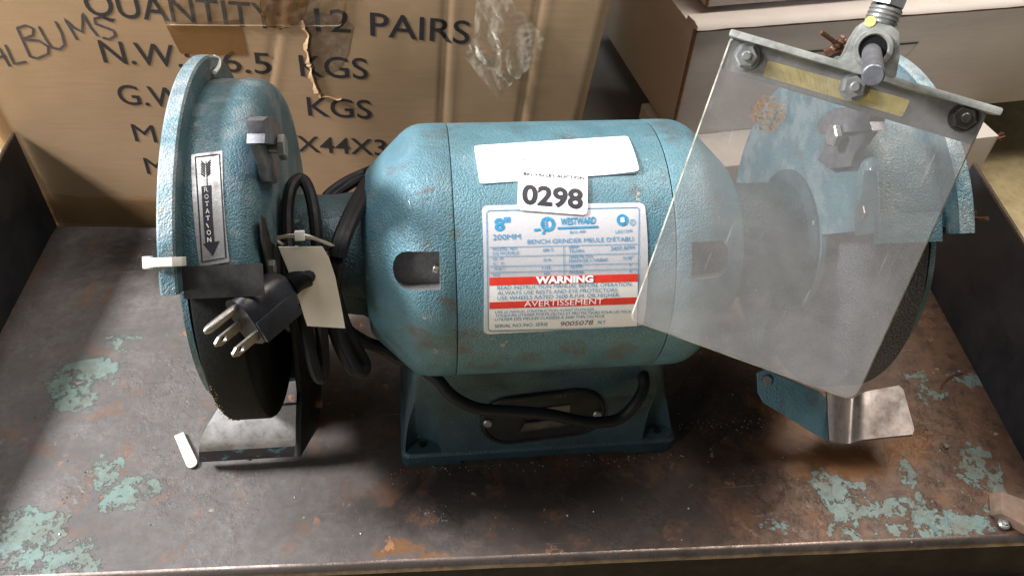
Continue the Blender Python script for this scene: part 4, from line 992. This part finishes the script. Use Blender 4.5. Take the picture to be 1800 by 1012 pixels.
# ------------------------------------------------------------------ loose things
tg = thing('card_tag', 'blank cream card tag hanging from the coiled cord beside the plug', 'tag', CAM+ray(545, 440)*.452)
tp = [CAM+ray(a, b)*k for a, b, k in ((489, 434, .448), (566, 432, .450), (578, 452, .452), (589, 485, .456), (601, 544, .462), (607, 577, .466), (540, 573, .464), (533, 552, .461), (526, 528, .458), (516, 505, .455), (507, 478, .452))]
nt = (tp[5]-tp[0]).cross(tp[6]-tp[0]).normalized(); nt = nt if nt.dot(CAM-tp[0]) > 0 else -nt
oP = tp[0]; tp = [p-nt*((p-oP).dot(nt)) for p in tp]
mb = MB(); mb.prism(tp, -nt*.0009); mb.build('tag_card', M['tag'], tg, smooth=0, bevel=.0002)
tie = thing('cable_tie', 'white cable tie bundling the coiled cord above the card tag', 'cable tie', CAM+ray(545, 425)*.455, 'white cable ties on the grinder')
mb = MB(); pts = [CAM+ray(a, b)*k for a, b, k in ((488, 418, .452), (510, 415, .449), (540, 416, .448), (566, 424, .449), (584, 432, .453), (590, 441, .460), (580, 447, .47), (540, 440, .485), (500, 430, .475), (486, 422, .46))]
cen_ = sum(pts, V())/len(pts); q = []
N_ = len(pts); rg = []
for i in range(N_*5):
    k = i//5; u = (i % 5)/5; g_ = lambda j: pts[(k+j) % N_]
    p = .5*((2*g_(0))+(g_(1)-g_(-1))*u+(2*g_(-1)-5*g_(0)+4*g_(1)-g_(2))*u*u+(3*g_(0)-g_(-1)-3*g_(1)+g_(2))*u**3); q.append(p)
upv = V((.05, -.35, .93)).normalized()
for p in q:
    o_ = (p-cen_); o_ = (o_-upv*o_.dot(upv)).normalized(); rg.append([p+upv*.0022-o_*.0006, p+upv*.0022+o_*.0006, p-upv*.0022+o_*.0006, p-upv*.0022-o_*.0006])
mb.loft(rg+[rg[0]], 0, False); mb.build('strap', M['nylon'], tie, smooth=50)
mb = MB(); c = CAM+ray(527, 414)*.447; mb.box((-.0026, -.002, -.0026), (.0026, .002, .0026), 0, Matrix.Translation(c) @ Matrix.Rotation(R(-30), 4, 'X')); mb.build('tie_head', M['nylon'], tie, bevel=.0006)
tie2 = thing('cable_tie', 'white cable tie clipped round the rim of the left wheel guard cover', 'cable tie', atx(285, 455, -.213), 'white cable ties on the grinder')
mb = MB(); a_ = R(42.5); er = V((0, -math.cos(a_), math.sin(a_))); et = V((0, math.sin(a_), math.cos(a_))); b0 = V((0, 0, AX))
def tpnt(x, r, t_): return b0+V((x, 0, 0))+er*r+et*t_
loop = [(-.2098, .1165), (-.2098, .1215), (-.2075, .1242), (-.1995, .1242), (-.1965, .1220), (-.1965, .1150)]
rg = []
for i, (x, r_) in enumerate(loop):
    nx, nr = ((-1, 0), (-.9, .4), (-.4, .9), (.4, .9), (.9, .4), (1, 0))[i]; th2 = .0012
    rg.append([tpnt(x, r_, -.0022), tpnt(x+nx*th2, r_+nr*th2, -.0022), tpnt(x+nx*th2, r_+nr*th2, .0022), tpnt(x, r_, .0022)])
mb.loft(rg); mb.build('strap', M['nylon'], tie2, bevel=.0003)
mb = MB(); mb.box((-.2136, 0, 0), (-.2096, 1, 1)); mb.v = [tpnt(p.x, .1168+.0060*p.y, -.0030+.0060*p.z) for p in mb.v]; mb.build('tie_head', M['nylon'], tie2, bevel=.0008)

ch = MB(); pa_, pb_ = atz(315, 764, .0012), atz(341, 822, .0012); d = (pb_-pa_).normalized(); n_ = V((-d.y, d.x, 0)); pts = [pa_-n_*.0033, pa_+n_*.0033]
for k in range(9): a = R(90-180*k/8); pts.append(pb_-d*.004+d*.004*math.cos(a)+n_*.0038*math.sin(a))
ch.prism(pts, (0, 0, .0016)); o = ch.build('plastic_strip', M['chip'], None, bevel=.0004); tag(o, 'small cream plastic strip lying on the tray beside the left tool rest', 'plastic strip')
# crumbs of paint and grit swept against the base
mb = MB(); rs_ = random.Random(11)
def crumb(px, py, r_):
    p = atz(px, py, .0003); hexa(mb, p, (rs_.uniform(-.4, .4), rs_.uniform(-.4, .4), 1), r_, r_*rs_.uniform(.4, 1), 0 if rs_.random() < .7 else 1, rs_.choice((4, 5)), rs_.uniform(0, 3))
for k in range(80): t_ = rs_.random(); crumb(690+520*t_+rs_.gauss(0, 8), 826-32*t_+abs(rs_.gauss(0, 7)), rs_.uniform(.0002, .0007))
for k in range(60): t_ = rs_.random(); crumb(1190+160*t_, 748-6*t_+rs_.gauss(0, 6), rs_.uniform(.0002, .0006))
for k in range(90): crumb(rs_.uniform(100, 1700), rs_.uniform(640, 960), rs_.uniform(.0002, .0007))
crumb(1662, 785, .0022); crumb(437, 805, .002)
o = mb.build('paint_flakes', [M['nut'], M['kraftcore']], None, smooth=0); o['kind'] = 'stuff'; o['label'] = 'pale paint flakes and grit scattered on the tray'; 
mb = MB(); mb.tube([atz(1655, 683, .0006), atz(1662, 668, .003), atz(1680, 656, .003), atz(1692, 656, .0008)], .0005, 5); o = mb.build('thread', M['copper'], None); tag(o, 'short curled brown thread on the tray by the right wall', 'thread')
